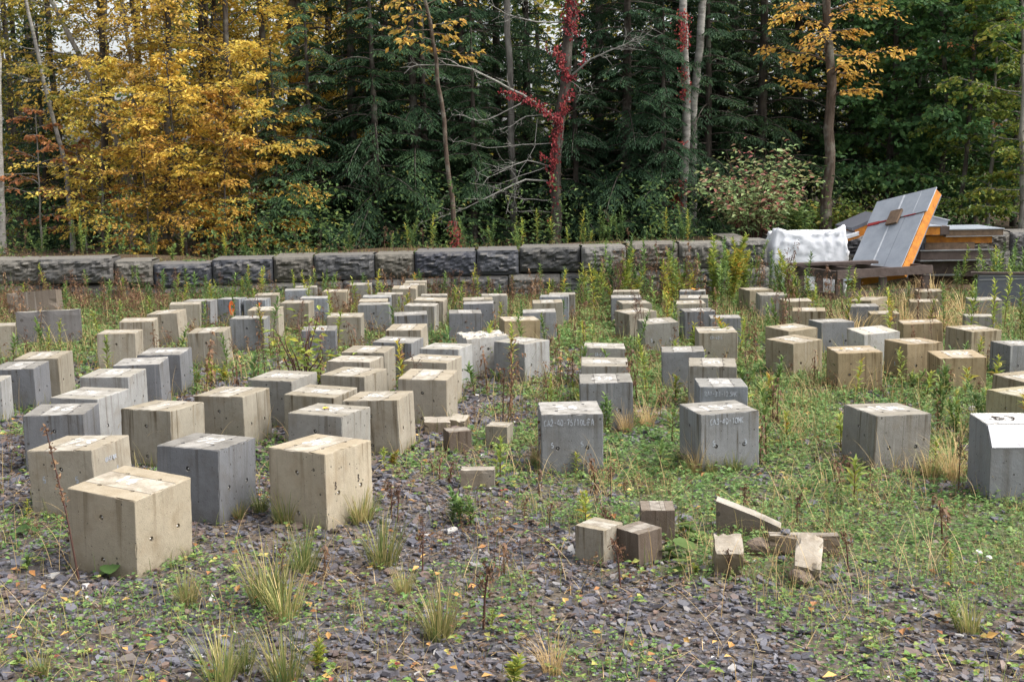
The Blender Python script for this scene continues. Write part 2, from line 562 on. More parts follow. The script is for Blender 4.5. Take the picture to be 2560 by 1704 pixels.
M['yellow'] = leaf_mat('yellow_autumn_leaves', [(0, (.42, .25, .06)), (.2, (.58, .38, .07)), (.45, (.69, .5, .1)), (.7, (.72, .57, .12)), (.85, (.5, .48, .1)), (1, (.2, .26, .06))], .5)
M['yellowgreen'] = leaf_mat('turning_leaves', [(0, (.3, .2, .03)), (.3, (.36, .29, .035)), (.6, (.2, .2, .035)), (1, (.09, .13, .03))], .4)
M['copper'] = leaf_mat('copper_leaves', [(0, (.25, .09, .04)), (.5, (.36, .15, .06)), (1, (.42, .22, .07))], .35)
M['orange'] = leaf_mat('orange_yellow_leaves', [(0, (.5, .25, .06)), (.45, (.62, .39, .08)), (.8, (.67, .5, .11)), (1, (.62, .38, .13))], .45)
M['green'] = leaf_mat('green_maple_leaves', [(0, (.045, .105, .045)), (.4, (.07, .155, .055)), (.75, (.1, .2, .06)), (1, (.22, .26, .06))], .45, spec=.3)
M['limegreen'] = leaf_mat('yellow_green_leaves', [(0, (.06, .12, .03)), (.4, (.13, .19, .035)), (.75, (.25, .27, .05)), (1, (.42, .33, .06))], .4)
M['hemlock'] = leaf_mat('hemlock_sprays', [(0, (.02, .044, .023)), (.4, (.031, .066, .032)), (.75, (.05, .096, .04)), (1, (.085, .135, .05))], .3, .6, clump=.8, spec=.15)
M['red'] = leaf_mat('red_creeper_leaves', [(0, (.11, .016, .02)), (.4, (.22, .026, .032)), (.7, (.32, .06, .05)), (.88, (.26, .1, .045)), (1, (.12, .12, .04))], .3, clump=5)
M['far'] = leaf_mat('woodland_leaves', [(0, (.03, .065, .03)), (.3, (.07, .12, .035)), (.52, (.18, .22, .045)), (.75, (.38, .32, .05)), (1, (.52, .35, .06))], .5, clump=.22)
M['weed_green'] = leaf_mat('weed_leaves', [(0, (.05, .1, .035)), (.4, (.1, .17, .05)), (.75, (.17, .24, .06)), (1, (.32, .3, .07))], .35)
M['weed_lime'] = leaf_mat('lime_weed_leaves', [(0, (.14, .2, .05)), (.5, (.25, .31, .06)), (.8, (.42, .37, .06)), (1, (.5, .24, .05))], .4)
M['weed_dry'] = leaf_mat('dry_weed_leaves', [(0, (.07, .038, .026)), (.4, (.13, .07, .042)), (.75, (.22, .125, .07)), (1, (.34, .23, .12))], .3)
M['grass'] = leaf_mat('grass_blades', [(0, (.08, .14, .04)), (.3, (.16, .2, .06)), (.55, (.3, .27, .1)), (.8, (.42, .33, .15)), (1, (.4, .26, .12))], .35, clump=2.5)
M['hay'] = leaf_mat('straw_blades', [(0, (.33, .22, .09)), (.5, (.5, .36, .17)), (.85, (.6, .46, .25)), (1, (.3, .32, .09))], .4)
M['clover'] = leaf_mat('low_clover_leaves', [(0, (.06, .12, .04)), (.4, (.115, .205, .06)), (.68, (.18, .26, .085)), (.86, (.28, .28, .11)), (1, (.3, .21, .11))], .42, clump=1.6)
M['brownweed'] = leaf_mat('low_russet_weeds', [(0, (.1, .05, .03)), (.45, (.18, .1, .055)), (.7, (.24, .15, .07)), (1, (.12, .16, .05))], .3, clump=3)
M['seedling'] = leaf_mat('strawberry_leaves', [(0, (.06, .13, .035)), (.5, (.13, .22, .055)), (.8, (.24, .29, .075)), (.94, (.36, .28, .09)), (1, (.26, .06, .05))], .35, clump=1.5)
M['under'] = leaf_mat('undergrowth_leaves', [(0, (.03, .055, .025)), (.5, (.06, .11, .035)), (.85, (.12, .17, .045)), (1, (.3, .25, .06))], .4, clump=1.0)
M['litter'] = leaf_mat('fallen_leaves', [(0, (.2, .09, .04)), (.35, (.35, .16, .06)), (.6, (.5, .28, .09)), (.85, (.55, .38, .12)), (1, (.45, .07, .04))], .2)
M['shrub_leaf'] = leaf_mat('dogwood_leaves', [(0, (.36, .08, .1)), (.28, (.42, .17, .14)), (.42, (.26, .26, .11)), (.7, (.24, .36, .14)), (1, (.42, .5, .24))], .35, clump=2.2, rough=.4)

# ------------------------------------------------------------------ terrain
WALL_Y, WALL_X, BACK_Y = 21.4, 4.35, 24.3      # the wall's face, where it turns a corner, and its face beyond the corner
def wall_top(x):
    return np.interp(np.asarray(x, float), [-9.5, -8.3, -6.45, -6.3, -4.1, -2.4, -.6, 1.2, 2.0, 3.8, 6], [.40, .42, .35, .31, .37, .40, .43, .46, .49, .5, .5])

def terrain_z(x, y):
    x, y = np.asarray(x, float), np.asarray(y, float)
    xc, yc = np.clip(x, -14, 14), np.clip(y, -6, 26)
    low = gz(xc, yc) + (vnoise(x, y, 1.1, 3) - .5) * .035 + (vnoise(x, y, .35, 4) - .5) * .014
    up = wall_top(xc) - .1 - .04 * np.clip(y - 22, 0, 6) + (vnoise(x, y, 2.0, 5) - .5) * .18 * sstep(22, 25, y) + (vnoise(x, y, 9, 6) - .5) * .7 * sstep(27, 45, y)
    return np.where(y > np.where(x < WALL_X - .3, WALL_Y, BACK_Y) + .3, up, low)

def gridmesh(xs, ys):
    X, Y = np.meshgrid(xs, ys)
    Z = terrain_z(X, Y)
    n, m = X.shape
    i = np.arange(n - 1)[:, None] * m + np.arange(m - 1)[None]
    F = np.stack([i, i + 1, i + m + 1, i + m], -1).reshape(-1, 4)
    return MB().add(np.stack([X, Y, Z], -1).reshape(-1, 3), F)
xs = np.unique(np.concatenate([np.linspace(-260, -14, 26), np.arange(-14, 14, .22), [WALL_X - .31, WALL_X - .29], np.linspace(14, 260, 26)]))
ys = np.unique(np.concatenate([np.linspace(-60, 2, 10), np.arange(2, 24.6, .2), [21.69, 21.71, 24.59, 24.61], np.arange(24.8, 40, .5), np.linspace(40, 600, 40)]))
tag(link('ground', gridmesh(xs, ys).mesh('ground', M['ground'], True)), kind='structure')

# ------------------------------------------------------------------ retaining wall
def wall_block_mesh(seed, w, h, d, hollow=False):
    r = np.random.default_rng(seed)
    nx, nz = 26, 12
    u = np.linspace(0, 1, nx + 1)
    v = np.linspace(0, 1, nz + 1)
    U, Vv = np.meshgrid(u, v)
    X, Z = (U - .5) * w, Vv * h
    edge = np.minimum(np.minimum(U * w, (1 - U) * w), np.minimum(Vv * h, (1 - Vv) * h))
    s = r.integers(0, 90)
    n = vnoise(X + s, Z * 2.6 + X * .5, .13, seed) * .6 + vnoise(X + s, Z * 2, .05, seed + 1) * .3 + vnoise(X, Z, .35, seed + 2) * .6
    ridge = np.abs(n - .75) * 1.6
    bulge = sstep(0, .07, edge)
    Y = -(.01 + .075 * bulge * (1 - ridge * 1.3))
    mb = MB()
    V = np.stack([X, Y, Z], -1).reshape(-1, 3)
    m = nx + 1
    i = np.arange(nz)[:, None] * m + np.arange(nx)[None]
    F = np.stack([i, i + 1, i + m + 1, i + m], -1).reshape(-1, 4)
    mb.add(V, F)
    # bevelled top and plain sides
    yb = d
    t0, t1 = V[nz * m:], V[:m]
    b = .025
    nm = 13
    top = np.concatenate([t0, t0 * [1 - 2 * b / w, 0, 0] + [0, .045, h + .018], t0 * [1 - 2 * b / w, 0, 0] + [0, yb, h + .018 + r.uniform(-.01, .02)]])
    k = np.arange(m - 1)
    mb.add(top, np.concatenate([np.stack([k, k + 1, k + 1 + m, k + m], 1), np.stack([k, k + 1, k + 1 + m, k + m], 1) + m]))
    for e, sgn in ((0, 1), (m - 1, -1)):
        col = V[e::m]
        back = col * [1, 0, 1] + [0, yb, 0]
        q = np.arange(len(col) - 1)
        f = np.stack([q, q + len(col), q + 1 + len(col), q + 1], 1)
        mb.add(np.concatenate([col, back]), f if sgn < 0 else f[:, ::-1])
    mb.add([[-w / 2, yb, 0], [w / 2, yb, 0], [w / 2, yb, h], [-w / 2, yb, h]], np.array([[1, 0, 3, 2]]))
    mb.add([[-w / 2, 0, 0], [w / 2, 0, 0], [w / 2, yb, 0], [-w / 2, yb, 0]], np.array([[0, 3, 2, 1]]))
    return mb.mesh('wall_block', M['wall'], False)

WH = .457
wall = tag(link('retaining_wall', None, loc=(0, WALL_Y, 0)), 'low retaining wall of dark split-faced concrete blocks in two courses', 'wall')
wall.empty_display_size = .2
bounds = [-40, 95, 264, 352, 487, 628, 722, 862, 954, 1096, 1194, 1336, 1440, 1560, 1668, 1766, 1900, 2040, 2180, 2320, 2450]
shade = [(.2, .185, .16), (.15, .145, .14), (.19, .175, .15), (.095, .1, .12), (.1, .105, .125), (.16, .145, .12), (.13, .13, .135), (.17, .155, .125), (.085, .09, .115), (.11, .115, .135), (.1, .1, .1), (.24, .23, .215), (.14, .12, .1)]
for i in range(len(bounds) - 1):
    wy = WALL_Y if bounds[i] < 1700 else BACK_Y
    xa, xb = at(bounds[i] * D, 600 * D, wy)[0], at(bounds[i + 1] * D, 600 * D, wy)[0]
    w = xb - xa - .018
    xc = (xa + xb) / 2
    zt = float(wall_top(xc)) + [.0, .03, .0, -.03, .0, .0, .01, -.01, .01, 0, .02, 0, 0][i % 13]
    if wy == BACK_Y:
        zt -= .1
    o = link('wall_block', wall_block_mesh(100 + i, w, WH - .03, .55), wall, (xc, wy - WALL_Y + [0, -.12, -.03, 0, 0, .02, 0, .015, -.01, 0][i % 10], zt - WH), (0, 0, [-.10, .05, .05, 0, 0, .01, 0, 0, -.01, 0][i % 10]))
    c = shade[i % 13]
    o.color = (c[0] * .95, c[1] * .95, c[2] * .95, 1)
lower = [-60, 60, 140, 300, 420, 560, 700, 790, 930, 1040, 1170, 1290, 1400, 1520, 1640, 1770, 1900, 2030, 2170, 2320, 2450]
for i in range(len(lower) - 1):
    wy = WALL_Y if lower[i] < 1650 else BACK_Y
    xa, xb = at(lower[i] * D, 660 * D, wy)[0], at(lower[i + 1] * D, 660 * D, wy)[0]
    xc = (xa + xb) / 2
    o = link('wall_block', wall_block_mesh(200 + i, xb - xa - .014, WH - .02, .5), wall, (xc, wy - WALL_Y - .03, float(wall_top(xc)) - 2 * WH - .012))
    c = [(.17, .16, .14), (.12, .12, .125), (.19, .18, .165), (.13, .13, .135)][i % 4]
    o.color = (*c, 1)

for j in range(3):              # the short return behind the white sack
    for k in range(2):
        o = link('wall_block', wall_block_mesh(260 + j * 2 + k, .93, WH - .025, .45), wall, (WALL_X + .2, .95 + j * .94, float(wall_top(WALL_X)) - .05 - (2 - k) * WH - (.012 if k == 0 else 0)), (0, 0, math.pi / 2))
        o.color = (.09, .085, .08, 1)

# ------------------------------------------------------------------ concrete cubes
UL = np.array([-.5, -.485, -.38, -.275, -.205, -.12, -.035, .035, .12, .205, .275, .38, .485, .5])
PIN_V, PIN_H, PIN_T = [(6, 9), (6, 3)], [(3, 6), (9, 6)], [(3, 3), (3, 9), (9, 3), (9, 9)]
FACES = {'-y': ((1, 0, 0), (0, 0, 1), (0, -1, 0)), '+x': ((0, 1, 0), (0, 0, 1), (1, 0, 0)), '+y': ((-1, 0, 0), (0, 0, 1), (0, 1, 0)), '-x': ((0, -1, 0), (0, 0, 1), (-1, 0, 0)), '+z': ((1, 0, 0), (0, 1, 0), (0, 0, 1)), '-z': ((-1, 0, 0), (0, 1, 0), (0, 0, -1))}

def cube_mesh(seed, turned, pins=True, rough_top=False):
    r = np.random.default_rng(seed)
    V, ids, quads, extra = [], {}, [], []
    def vid(p):
        k = tuple(np.round(p, 4))
        if k not in ids:
            ids[k] = len(V)
            V.append(np.array(p, float))
        return ids[k]
    polys = []
    for f, (a, b, n) in FACES.items():
        a, b, n = map(np.array, (a, b, n))
        if not pins or f == '-z':
            holes = []
        elif f == '+z':
            holes = PIN_T
        else:
            holes = PIN_V if (f in ('-y', '+y')) != turned else PIN_H
        for i in range(13):
            for j in range(13):
                c = [vid(a * UL[i + di] + b * UL[j + dj] + n * .5) for di, dj in ((0, 0), (1, 0), (1, 1), (0, 1))]
                if (i, j) in holes:
                    ctr = a * (UL[i] + UL[i + 1]) / 2 + b * (UL[j] + UL[j + 1]) / 2 + n * .5
                    # eight-sided recess inside the cell
                    o1, o2 = [], []
                    for k in range(8):
                        th = math.radians(-90 - 22.5 + k * 45)
                        q = ctr + .0335 * (a * math.cos(th) + b * math.sin(th))
                        V.append(q); o1.append(len(V) - 1)
                        V.append(q - n * .06 - (q - ctr) * .1); o2.append(len(V) - 1)
                    for s in range(4):
                        k = 2 * s
                        polys.append([c[s], c[(s + 1) % 4], o1[(k + 1) % 8], o1[k]])
                        polys.append([c[(s + 1) % 4], o1[(k + 2) % 8], o1[(k + 1) % 8]])
                    for k in range(8):
                        polys.append([o1[k], o1[(k + 1) % 8], o2[(k + 1) % 8], o2[k]])
                    polys.append(o2)
                else:
                    polys.append(c)
    V = np.array(V)
    hard = np.isclose(np.abs(V), .5)
    ne = hard.sum(1)
    for i in np.nonzero(ne >= 2)[0]:
        topy = V[i, 2] > .49
        e = .004 + (.034 if topy else .016) * r.random() ** 5
        if ne[i] == 3:
            e += .012 * r.random() ** 2
        V[i] -= np.where(hard[i], np.sign(V[i]) * e * r.uniform(.5, 1, 3), 0)
    if rough_top:
        m = V[:, 2] > .49
        V[m, 2] += r.uniform(-.045, .03, m.sum())
    mb = MB()
    mb.v = [V]
    mb.n = len(V)
    for k in (3, 4, 8):
        A = [p for p in polys if len(p) == k]
        if A:
            mb.f.append(np.array(A))
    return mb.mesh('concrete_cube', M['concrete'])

STROKES = {
 '0': [[(.5, 1), (.12, .8), (.05, .4), (.3, 0), (.7, .05), (.95, .45), (.85, .85), (.5, 1)]], '1': [[(.3, .8), (.55, 1), (.52, 0)]],
 '2': [[(.08, .75), (.35, 1), (.8, .9), (.8, .6), (.1, .03), (.95, .05)]], '3': [[(.1, .9), (.6, 1), (.85, .75), (.4, .53), (.88, .3), (.55, 0), (.08, .1)]],
 '4': [[(.65, 0), (.68, 1), (.05, .35), (.95, .38)]], '5': [[(.85, 1), (.2, .97), (.15, .55), (.65, .6), (.9, .3), (.55, 0), (.08, .1)]],
 '6': [[(.75, 1), (.25, .65), (.1, .25), (.45, 0), (.85, .2), (.65, .5), (.15, .35)]], '7': [[(.05, .97), (.92, 1), (.35, 0)]],
 '8': [[(.5, .53), (.12, .78), (.5, 1), (.86, .78), (.5, .53), (.08, .25), (.5, 0), (.92, .25), (.5, .53)]], '9': [[(.85, .75), (.5, .48), (.12, .72), (.45, 1), (.85, .85), (.75, .4), (.5, 0)]],
 'C': [[(.9, .85), (.5, 1), (.1, .6), (.2, .1), (.6, 0), (.92, .15)]], 'A': [[(.05, 0), (.5, 1), (.95, 0)], [(.22, .38), (.8, .38)]], 'R': [[(.12, 0), (.12, 1), (.7, .95), (.75, .6), (.15, .5)], [(.35, .5), (.92, 0)]],
 'M': [[(.05, 0), (.12, 1), (.5, .4), (.88, 1), (.95, 0)]], 'K': [[(.12, 0), (.12, 1)], [(.85, 1), (.14, .45), (.9, 0)]], 'L': [[(.15, 1), (.12, .02), (.85, .04)]], 'F': [[(.15, 0), (.13, 1), (.88, .97)], [(.15, .52), (.7, .55)]],
 'i': [[(.5, 0), (.5, .55)], [(.48, .75), (.52, .85)]], '-': [[(.15, .48), (.85, .5)]], '.': [[(.45, .02), (.55, .08)]], '/': [[(.2, -.05), (.8, 1.05)]]}

def write(mb, text, org, a, b, n, h, sw, seed=0, jit=.05, adv=.8):
    "brush strokes on the plane org + s a + t b, lifted along n"
    r = np.random.default_rng(seed)
    org, a, b, n = (np.array(q, float) for q in (org, a, b, n))
    W = sum(.35 if ch in '.i' else adv for ch in text) * h * .75
    x = -W / 2
    lift = 0.0
    for ch in text:
        cw = h * .75 * (.3 if ch in '.i' else adv - .16)
        for st in STROKES.get(ch, []):
            P = np.array(st) + r.uniform(-jit, jit, (len(st), 2))
            t = np.linspace(0, len(P) - 1, (len(P) - 1) * 5 + 1)
            k = np.clip(np.floor(t).astype(int), 0, len(P) - 2)
            f = (t - k)[:, None]
            p0, p1, p2, p3 = P[np.clip(k - 1, 0, None)], P[k], P[k + 1], P[np.clip(k + 2, None, len(P) - 1)]
            C = .5 * (2 * p1 + (p2 - p0) * f + (2 * p0 - 5 * p1 + 4 * p2 - p3) * f ** 2 + (3 * p1 - p0 - 3 * p2 + p3) * f ** 3)
            C = np.stack([x + C[:, 0] * cw, (C[:, 1] - .5) * h], 1)
            T = norm(np.gradient(C, axis=0))
            Nn = np.stack([-T[:, 1], T[:, 0]], 1)
            wv = sw * (.5 + .18 * (r.random((len(C), 1)) - .5))
            lift += .0012
            E = np.stack([C - Nn * wv, C + Nn * wv], 1).reshape(-1, 2)
            up = lift + np.repeat(np.linspace(0, .001, len(C)), 2)
            V = org + E[:, :1] * a + E[:, 1:] * b + up[:, None] * n
            q = np.arange(len(C) - 1) * 2
            mb.add(V, np.stack([q, q + 1, q + 3, q + 2], 1)[:, ::-1])
        x += h * .75 * (.35 if ch in '.i' else adv)

stud_mb = MB()
stud_mb.tube([(0, 0, -.06), (0, 0, -.022), (0, 0, -.014), (0, 0, -.012)], [.014, .014, .01, .001], 8)
STUD = stud_mb.mesh('gauge_stud', M['steel'], True)
CUBES = {(t, i): cube_mesh(10 + i + 50 * t, bool(t)) for t in (0, 1) for i in range(6)}
PLAIN = [cube_mesh(300 + i, False, pins=False) for i in range(3)]
ROUGH = cube_mesh(340, False, rough_top=True)
CC = {'N': (.235, .182, .105), 'Y': (.28, .242, .178), 'T': (.232, .207, .163), 'O': (.197, .178, .14), 'S': (.188, .18, .16), 'G': (.152, .155, .158), 'K': (.125, .128, .135), 'B': (.165, .178, .195), 'L': (.225, .225, .218), 'P': (.36, .35, .33), 'V': (.25, .225, .135), 'R': (.1, .076, .058)}
CHALK = {'B2': ('+x', 'CA3-5.3-10MK', .06, .3, .75), 'C1': ('-y', 'CA2-40-75/10LiFA', .1, .38, 1), 'C2': ('-y', 'CA3-40-10MK', .1, .38, 1), 'C6': ('-y', 'RA1-3.1-12.5MK', .1, .37, 1), 'C9': ('-y', 'CA1-6.0-5', .085, .38, .8), 'C5': ('-y', 'CA-0-1.2', .09, .36, .8)}
TICKS = {'C1': [('-y', '5', -.32, .05), ('-y', '5', .16, .06)], 'C2': [('-y', '5', -.27, .05), ('-y', '3', .27, .04)], 'B2': [('-y', '5', -.26, .1), ('-y', '5', .24, .1), ('+x', '4', .12, .12)], 'C3': [('-y', '5', .2, .0)], 'C13': [('-y', '5', .12, .0)], 'C10': [('-y', '5', -.3, .05), ('-y', '5', .25, .05)], 'B8': [('+x', '3', -.3, .1), ('+x', '3', .19, .1)], 'E3': [('-y', '5', .25, -.02), ('-x', '3', .02, .05)], 'E4': [('-x', '5', .0, .0)]}
BLOCKS = [  # x, y, yaw, tilt x, tilt y, rise, width, colour, painted number, label
    ('B1', -1.897, 5.816, -0.416, 0.036, 0.065, 0.027, 0.414, 0.38, 'Y', '14', 'tan pitted concrete cube, nearest of all at the front left'),
    ('B2', -2.506, 6.862, -0.210, -0.009, -0.039, 0.006, 0.408, 0.38, 'T', '73', 'tan concrete cube chalked with a long code on its right side'),
    ('B3', -1.744, 6.726, -0.316, -0.039, 0.019, 0.042, 0.396, 0.38, 'K', '72', 'dark gray cube between the two yellowish cubes of the front row'),
    ('B4', -3.018, 7.971, 0.078, 0.002, 0.005, 0.005, 0.390, 0.38, 'K', '16', 'dark gray concrete cube at the left edge, just behind the chalked tan cube'),
    ('B5', -3.056, 8.648, -0.282, 0.018, -0.003, 0.004, 0.390, 0.38, 'L', '78', 'light gray concrete cube with white 78 on top, second in the left row'),
    ('B6', -2.381, 8.105, -0.338, -0.036, -0.010, 0.006, 0.393, 0.38, 'O', '7', 'beige concrete cube behind the dark gray cube of the front row'),
    ('B7', -2.038, 8.692, -0.305, -0.005, -0.012, 0.006, 0.393, 0.38, 'O', '71', 'rust-streaked beige cube behind the front beige one, beside the gravel gap'),
    ('B8', -1.080, 6.616, -0.546, -0.012, -0.009, 0.051, 0.404, 0.38, 'Y', '80', 'yellow-topped concrete cube with pitted sides, right end of the front row'),
    ('B9', -1.224, 7.924, -0.358, -0.030, 0.012, 0.009, 0.401, 0.38, 'S', '88', 'concrete cube with a yellow leaf on its white 88'),
    ('B10', -0.951, 8.474, -0.198, -0.023, -0.033, 0.011, 0.404, 0.38, 'T', '86', 'tall tan cube leaning right, next to the small dark brick cube'),
    ('B11', -1.402, 8.718, -0.314, 0.009, 0.023, 0.008, 0.397, 0.38, 'O', '82', 'stained beige cube behind the one carrying the yellow leaf'),
    ('C1', 0.373, 7.883, 0.034, 0.013, 0.002, 0.030, 0.401, 0.38, 'G', '54', 'gray cube chalked with a long code ending in LiFA'),
    ('C2', 1.377, 7.986, 0.210, -0.009, -0.011, 0.014, 0.407, 0.38, 'G', '159', 'gray cube with large white 159 on top and chalk code ending in MK'),
    ('C3', 0.723, 9.307, -0.040, 0.005, -0.016, 0.011, 0.404, 0.38, 'G', '48', 'gray cube with a brown drip, directly behind the cube chalked LiFA'),
    ('C4', 0.785, 10.271, -0.061, 0.028, 0.021, 0.008, 0.398, 0.38, 'S', '46', 'gray cube with white daub, second behind the cube chalked LiFA'),
    ('C5', 0.855, 11.361, -0.053, -0.025, 0.037, 0.010, 0.403, 0.38, 'S', '42', 'half-hidden gray cube with faint chalk, third behind the cube chalked LiFA'),
    ('C6', 1.599, 9.201, -0.048, 0.003, 0.011, -0.007, 0.365, 0.38, 'B', '52', 'gray cube with faint bluish chalk code, directly behind the cube numbered 159'),
    ('C7', 1.704, 10.231, -0.141, 0.020, 0.010, 0.009, 0.399, 0.38, 'S', '50', 'pale-topped gray cube, second behind the cube numbered 159'),
    ('C8', 1.584, 11.139, -0.113, -0.019, -0.015, 0.004, 0.390, 0.38, 'G', '66', 'gray cube with two white digits standing left of the pale-topped one'),
    ('C9', 2.159, 12.727, -0.048, 0.025, -0.003, 0.010, 0.403, 0.38, 'O', '64', 'brown-streaked gray cube with faint chalk behind the cube marked 66'),
    ('C10', 1.667, 13.714, 0.109, 0.016, -0.035, 0.003, 0.393, 0.38, 'S', '63', 'gray cube turned to the right with white 63 on top'),
    ('C11', 1.538, 14.916, 0.402, 0.015, -0.051, 0.002, 0.383, 0.38, 'O', '61', 'brown streaked cube turned cornerwise behind the cube numbered 63'),
    ('C12', 0.089, 14.085, 0.151, -0.012, 0.017, -0.011, 0.420, 0.38, 'N', '40', 'yellow-brown cube in the middle of the yard with gray cubes behind'),
    ('C13', 0.342, 14.814, -0.004, -0.008, -0.020, 0.010, 0.403, 0.38, 'G', '38', 'gray cube directly behind the yellow-brown cube in the middle'),
    ('C14', 0.485, 16.169, -0.003, -0.003, -0.016, 0.008, 0.398, 0.38, 'O', '36', 'beige cube, second behind the yellow-brown cube in the middle'),
    ('C15', 0.608, 17.028, -0.073, -0.028, 0.003, 0.010, 0.403, 0.38, 'B', '', 'bluish gray cube with no visible top, third behind the yellow-brown cube'),
    ('C16', 0.738, 17.548, -0.058, -0.026, -0.001, -0.001, 0.378, 0.38, 'S', '', 'gray slab-like cube at the far end behind the yellow-brown cube'),
    ('C17', 1.716, 18.015, -0.136, -0.023, -0.010, 0.003, 0.387, 0.38, 'O', '', 'far beige cube at the back of the row behind the cube numbered 63'),
    ('C18', 1.599, 16.843, -0.069, -0.010, 0.007, 0.016, 0.416, 0.38, 'G', '58', 'gray far cube with white dot, in front of the rearmost beige one'),
    ('C19', 1.633, 16.075, 0.109, -0.001, 0.013, 0.008, 0.398, 0.38, 'O', '57', 'small-looking far cube just behind the cornerwise brown streaked cube'),
    ('C20', 2.721, 18.124, -0.180, -0.021, -0.009, -0.001, 0.379, 0.38, 'G', '', 'far gray cube with a large orange leaf on its top'),
    ('C21', 2.562, 16.935, -0.159, 0.009, -0.005, 0.006, 0.394, 0.38, 'S', '68', 'gray cube with white ring in front of the cube with orange leaf'),
    ('C22', 2.377, 16.099, -0.036, 0.007, -0.015, 0.004, 0.389, 0.38, 'O', '67', 'beige far cube with white daub, second in front of the orange leaf'),
    ('C23', 2.316, 14.997, 0.028, -0.011, -0.003, 0.004, 0.389, 0.38, 'K', '69', 'dark gray cube with drips, third in front of the orange leaf'),
    ('C24', 2.537, 14.334, -0.096, -0.011, -0.011, -0.013, 0.354, 0.38, 'G', '65', 'gray cube behind a dry red weed, right of the dark dripping cube'),
    ('C25', -0.294, 12.147, 0.267, 0.009, -0.020, 0.026, 0.440, 0.38, 'P', '34', 'cube with a rough white crumbled top among weeds in the middle'),
    ('C26', 0.095, 11.796, -0.696, -0.004, 0.001, 0.005, 0.390, 0.38, 'L', '44', 'gray ribbed-looking cube turned cornerwise in front of the white rough-topped one'),
    ('D1', -1.818, 9.480, -0.361, 0.029, -0.004, 0.007, 0.396, 0.38, 'S', '60', 'gray cube with white loop, beside the bright gravel gap on the left'),
    ('D2', -1.282, 9.678, -0.361, 0.004, 0.002, 0.008, 0.397, 0.38, 'O', '85', 'brown-streaked gray cube behind the stained beige one'),
    ('D3', -0.677, 9.551, -0.176, 0.037, 0.022, 0.006, 0.394, 0.38, 'T', '87', 'tan cube with banded top and bright right side above the flat paving stones'),
    ('D4', -0.697, 10.472, -0.290, -0.003, 0.018, 0.009, 0.399, 0.38, 'T', '33', 'tan banded cube directly behind the one above the flat paving stones'),
    ('D5', -1.372, 10.469, -0.201, -0.027, 0.004, 0.005, 0.392, 0.38, 'T', '84', 'pale cream-topped cube partly hidden behind the brown-streaked gray one'),
    ('D6', -1.327, 11.090, -0.154, 0.005, 0.009, 0.011, 0.405, 0.38, 'O', '83', 'olive-topped cube with white daub behind the cream-topped one'),
    ('D7', -0.624, 11.368, -0.317, -0.007, -0.002, 0.004, 0.388, 0.38, 'L', '32', 'light gray cube with black top stains behind the tan banded cubes'),
    ('D8', -1.125, 11.851, -0.225, -0.002, 0.019, 0.008, 0.398, 0.38, 'G', '81', 'gray cube with strong dark streaks behind the olive-topped one'),
    ('D9', -1.137, 13.061, -0.115, 0.049, -0.008, 0.003, 0.387, 0.38, 'T', '31', 'low tan cube with bright cream top in front of the blue-gray cubes'),
    ('D10', -1.213, 14.527, 0.091, -0.001, -0.021, 0.007, 0.396, 0.38, 'K', '30', 'slanting-topped dark gray cube behind the bright cream-topped one'),
    ('D11', -1.172, 15.679, -0.083, -0.025, 0.020, 0.008, 0.399, 0.38, 'S', '29', 'gray cube with a sunny right side behind the slanting-topped dark one'),
    ('D12', -0.574, 14.812, 0.055, -0.008, 0.023, -0.000, 0.397, 0.38, 'K', '35', 'dark blue-gray cube with drips, front of its row near the middle'),
    ('D13', -0.434, 16.007, 0.003, -0.032, -0.010, 0.006, 0.393, 0.38, 'K', '', 'dark gray plain cube just behind the dripping blue-gray one'),
    ('D14', -0.459, 16.578, 0.032, -0.019, -0.006, 0.011, 0.406, 0.38, 'O', '', 'beige cube top seen over the plain dark gray cube'),
    ('D15', -0.249, 17.424, 0.045, -0.026, 0.013, -0.006, 0.367, 0.38, 'S', '', 'last gray cube behind the dark gray pair near the middle'),
    ('D16', -1.108, 16.492, -0.069, 0.006, 0.044, 0.011, 0.405, 0.38, 'T', '28', 'tan cube with a sloping cream top behind the gray sunny-sided one'),
    ('D17', -1.107, 17.371, 0.050, -0.028, 0.013, -0.002, 0.376, 0.38, 'S', '', 'gray cube peeping from behind the sloping cream-topped one'),
    ('D18', -1.656, 18.848, -0.004, 0.040, 0.013, -0.004, 0.372, 0.38, 'T', '27', 'tan cube with pale top close to the stone wall, front of three'),
    ('D19', -1.566, 19.562, 0.048, -0.001, 0.012, -0.012, 0.355, 0.38, 'O', '26', 'cube tucked behind the tan one close to the stone wall'),
    ('D20', -1.588, 20.202, 0.046, -0.008, 0.013, -0.011, 0.356, 0.38, 'O', '', 'rearmost cube top of the three close to the stone wall'),
    ('D21', -1.764, 17.578, 0.085, -0.023, 0.015, -0.001, 0.378, 0.38, 'S', '', 'gray cube with a cream right side behind the bluish one'),
    ('D22', -1.892, 17.032, 0.077, -0.017, 0.014, 0.007, 0.396, 0.38, 'B', '', 'bluish gray cube behind a cream-topped low one'),
    ('D23', -1.879, 16.460, 0.038, 0.001, 0.006, -0.001, 0.378, 0.38, 'T', '', 'cream-topped cube squeezed between two gray cubes on the left'),
    ('D24', -1.790, 15.787, 0.041, -0.033, -0.001, 0.011, 0.405, 0.38, 'G', '', 'gray cube with narrow cream right side, front of the left-middle cluster'),
    ('D25', -1.969, 14.286, 0.031, 0.004, 0.022, 0.011, 0.403, 0.38, 'O', '25', 'gray streaked cube with cream top right of the yellow-leaved shrub'),
    ('D26', -2.083, 13.028, 0.094, 0.013, 0.019, -0.008, 0.363, 0.38, 'K', '24', 'dark cube half hidden by the yellow-leaved shrub'),
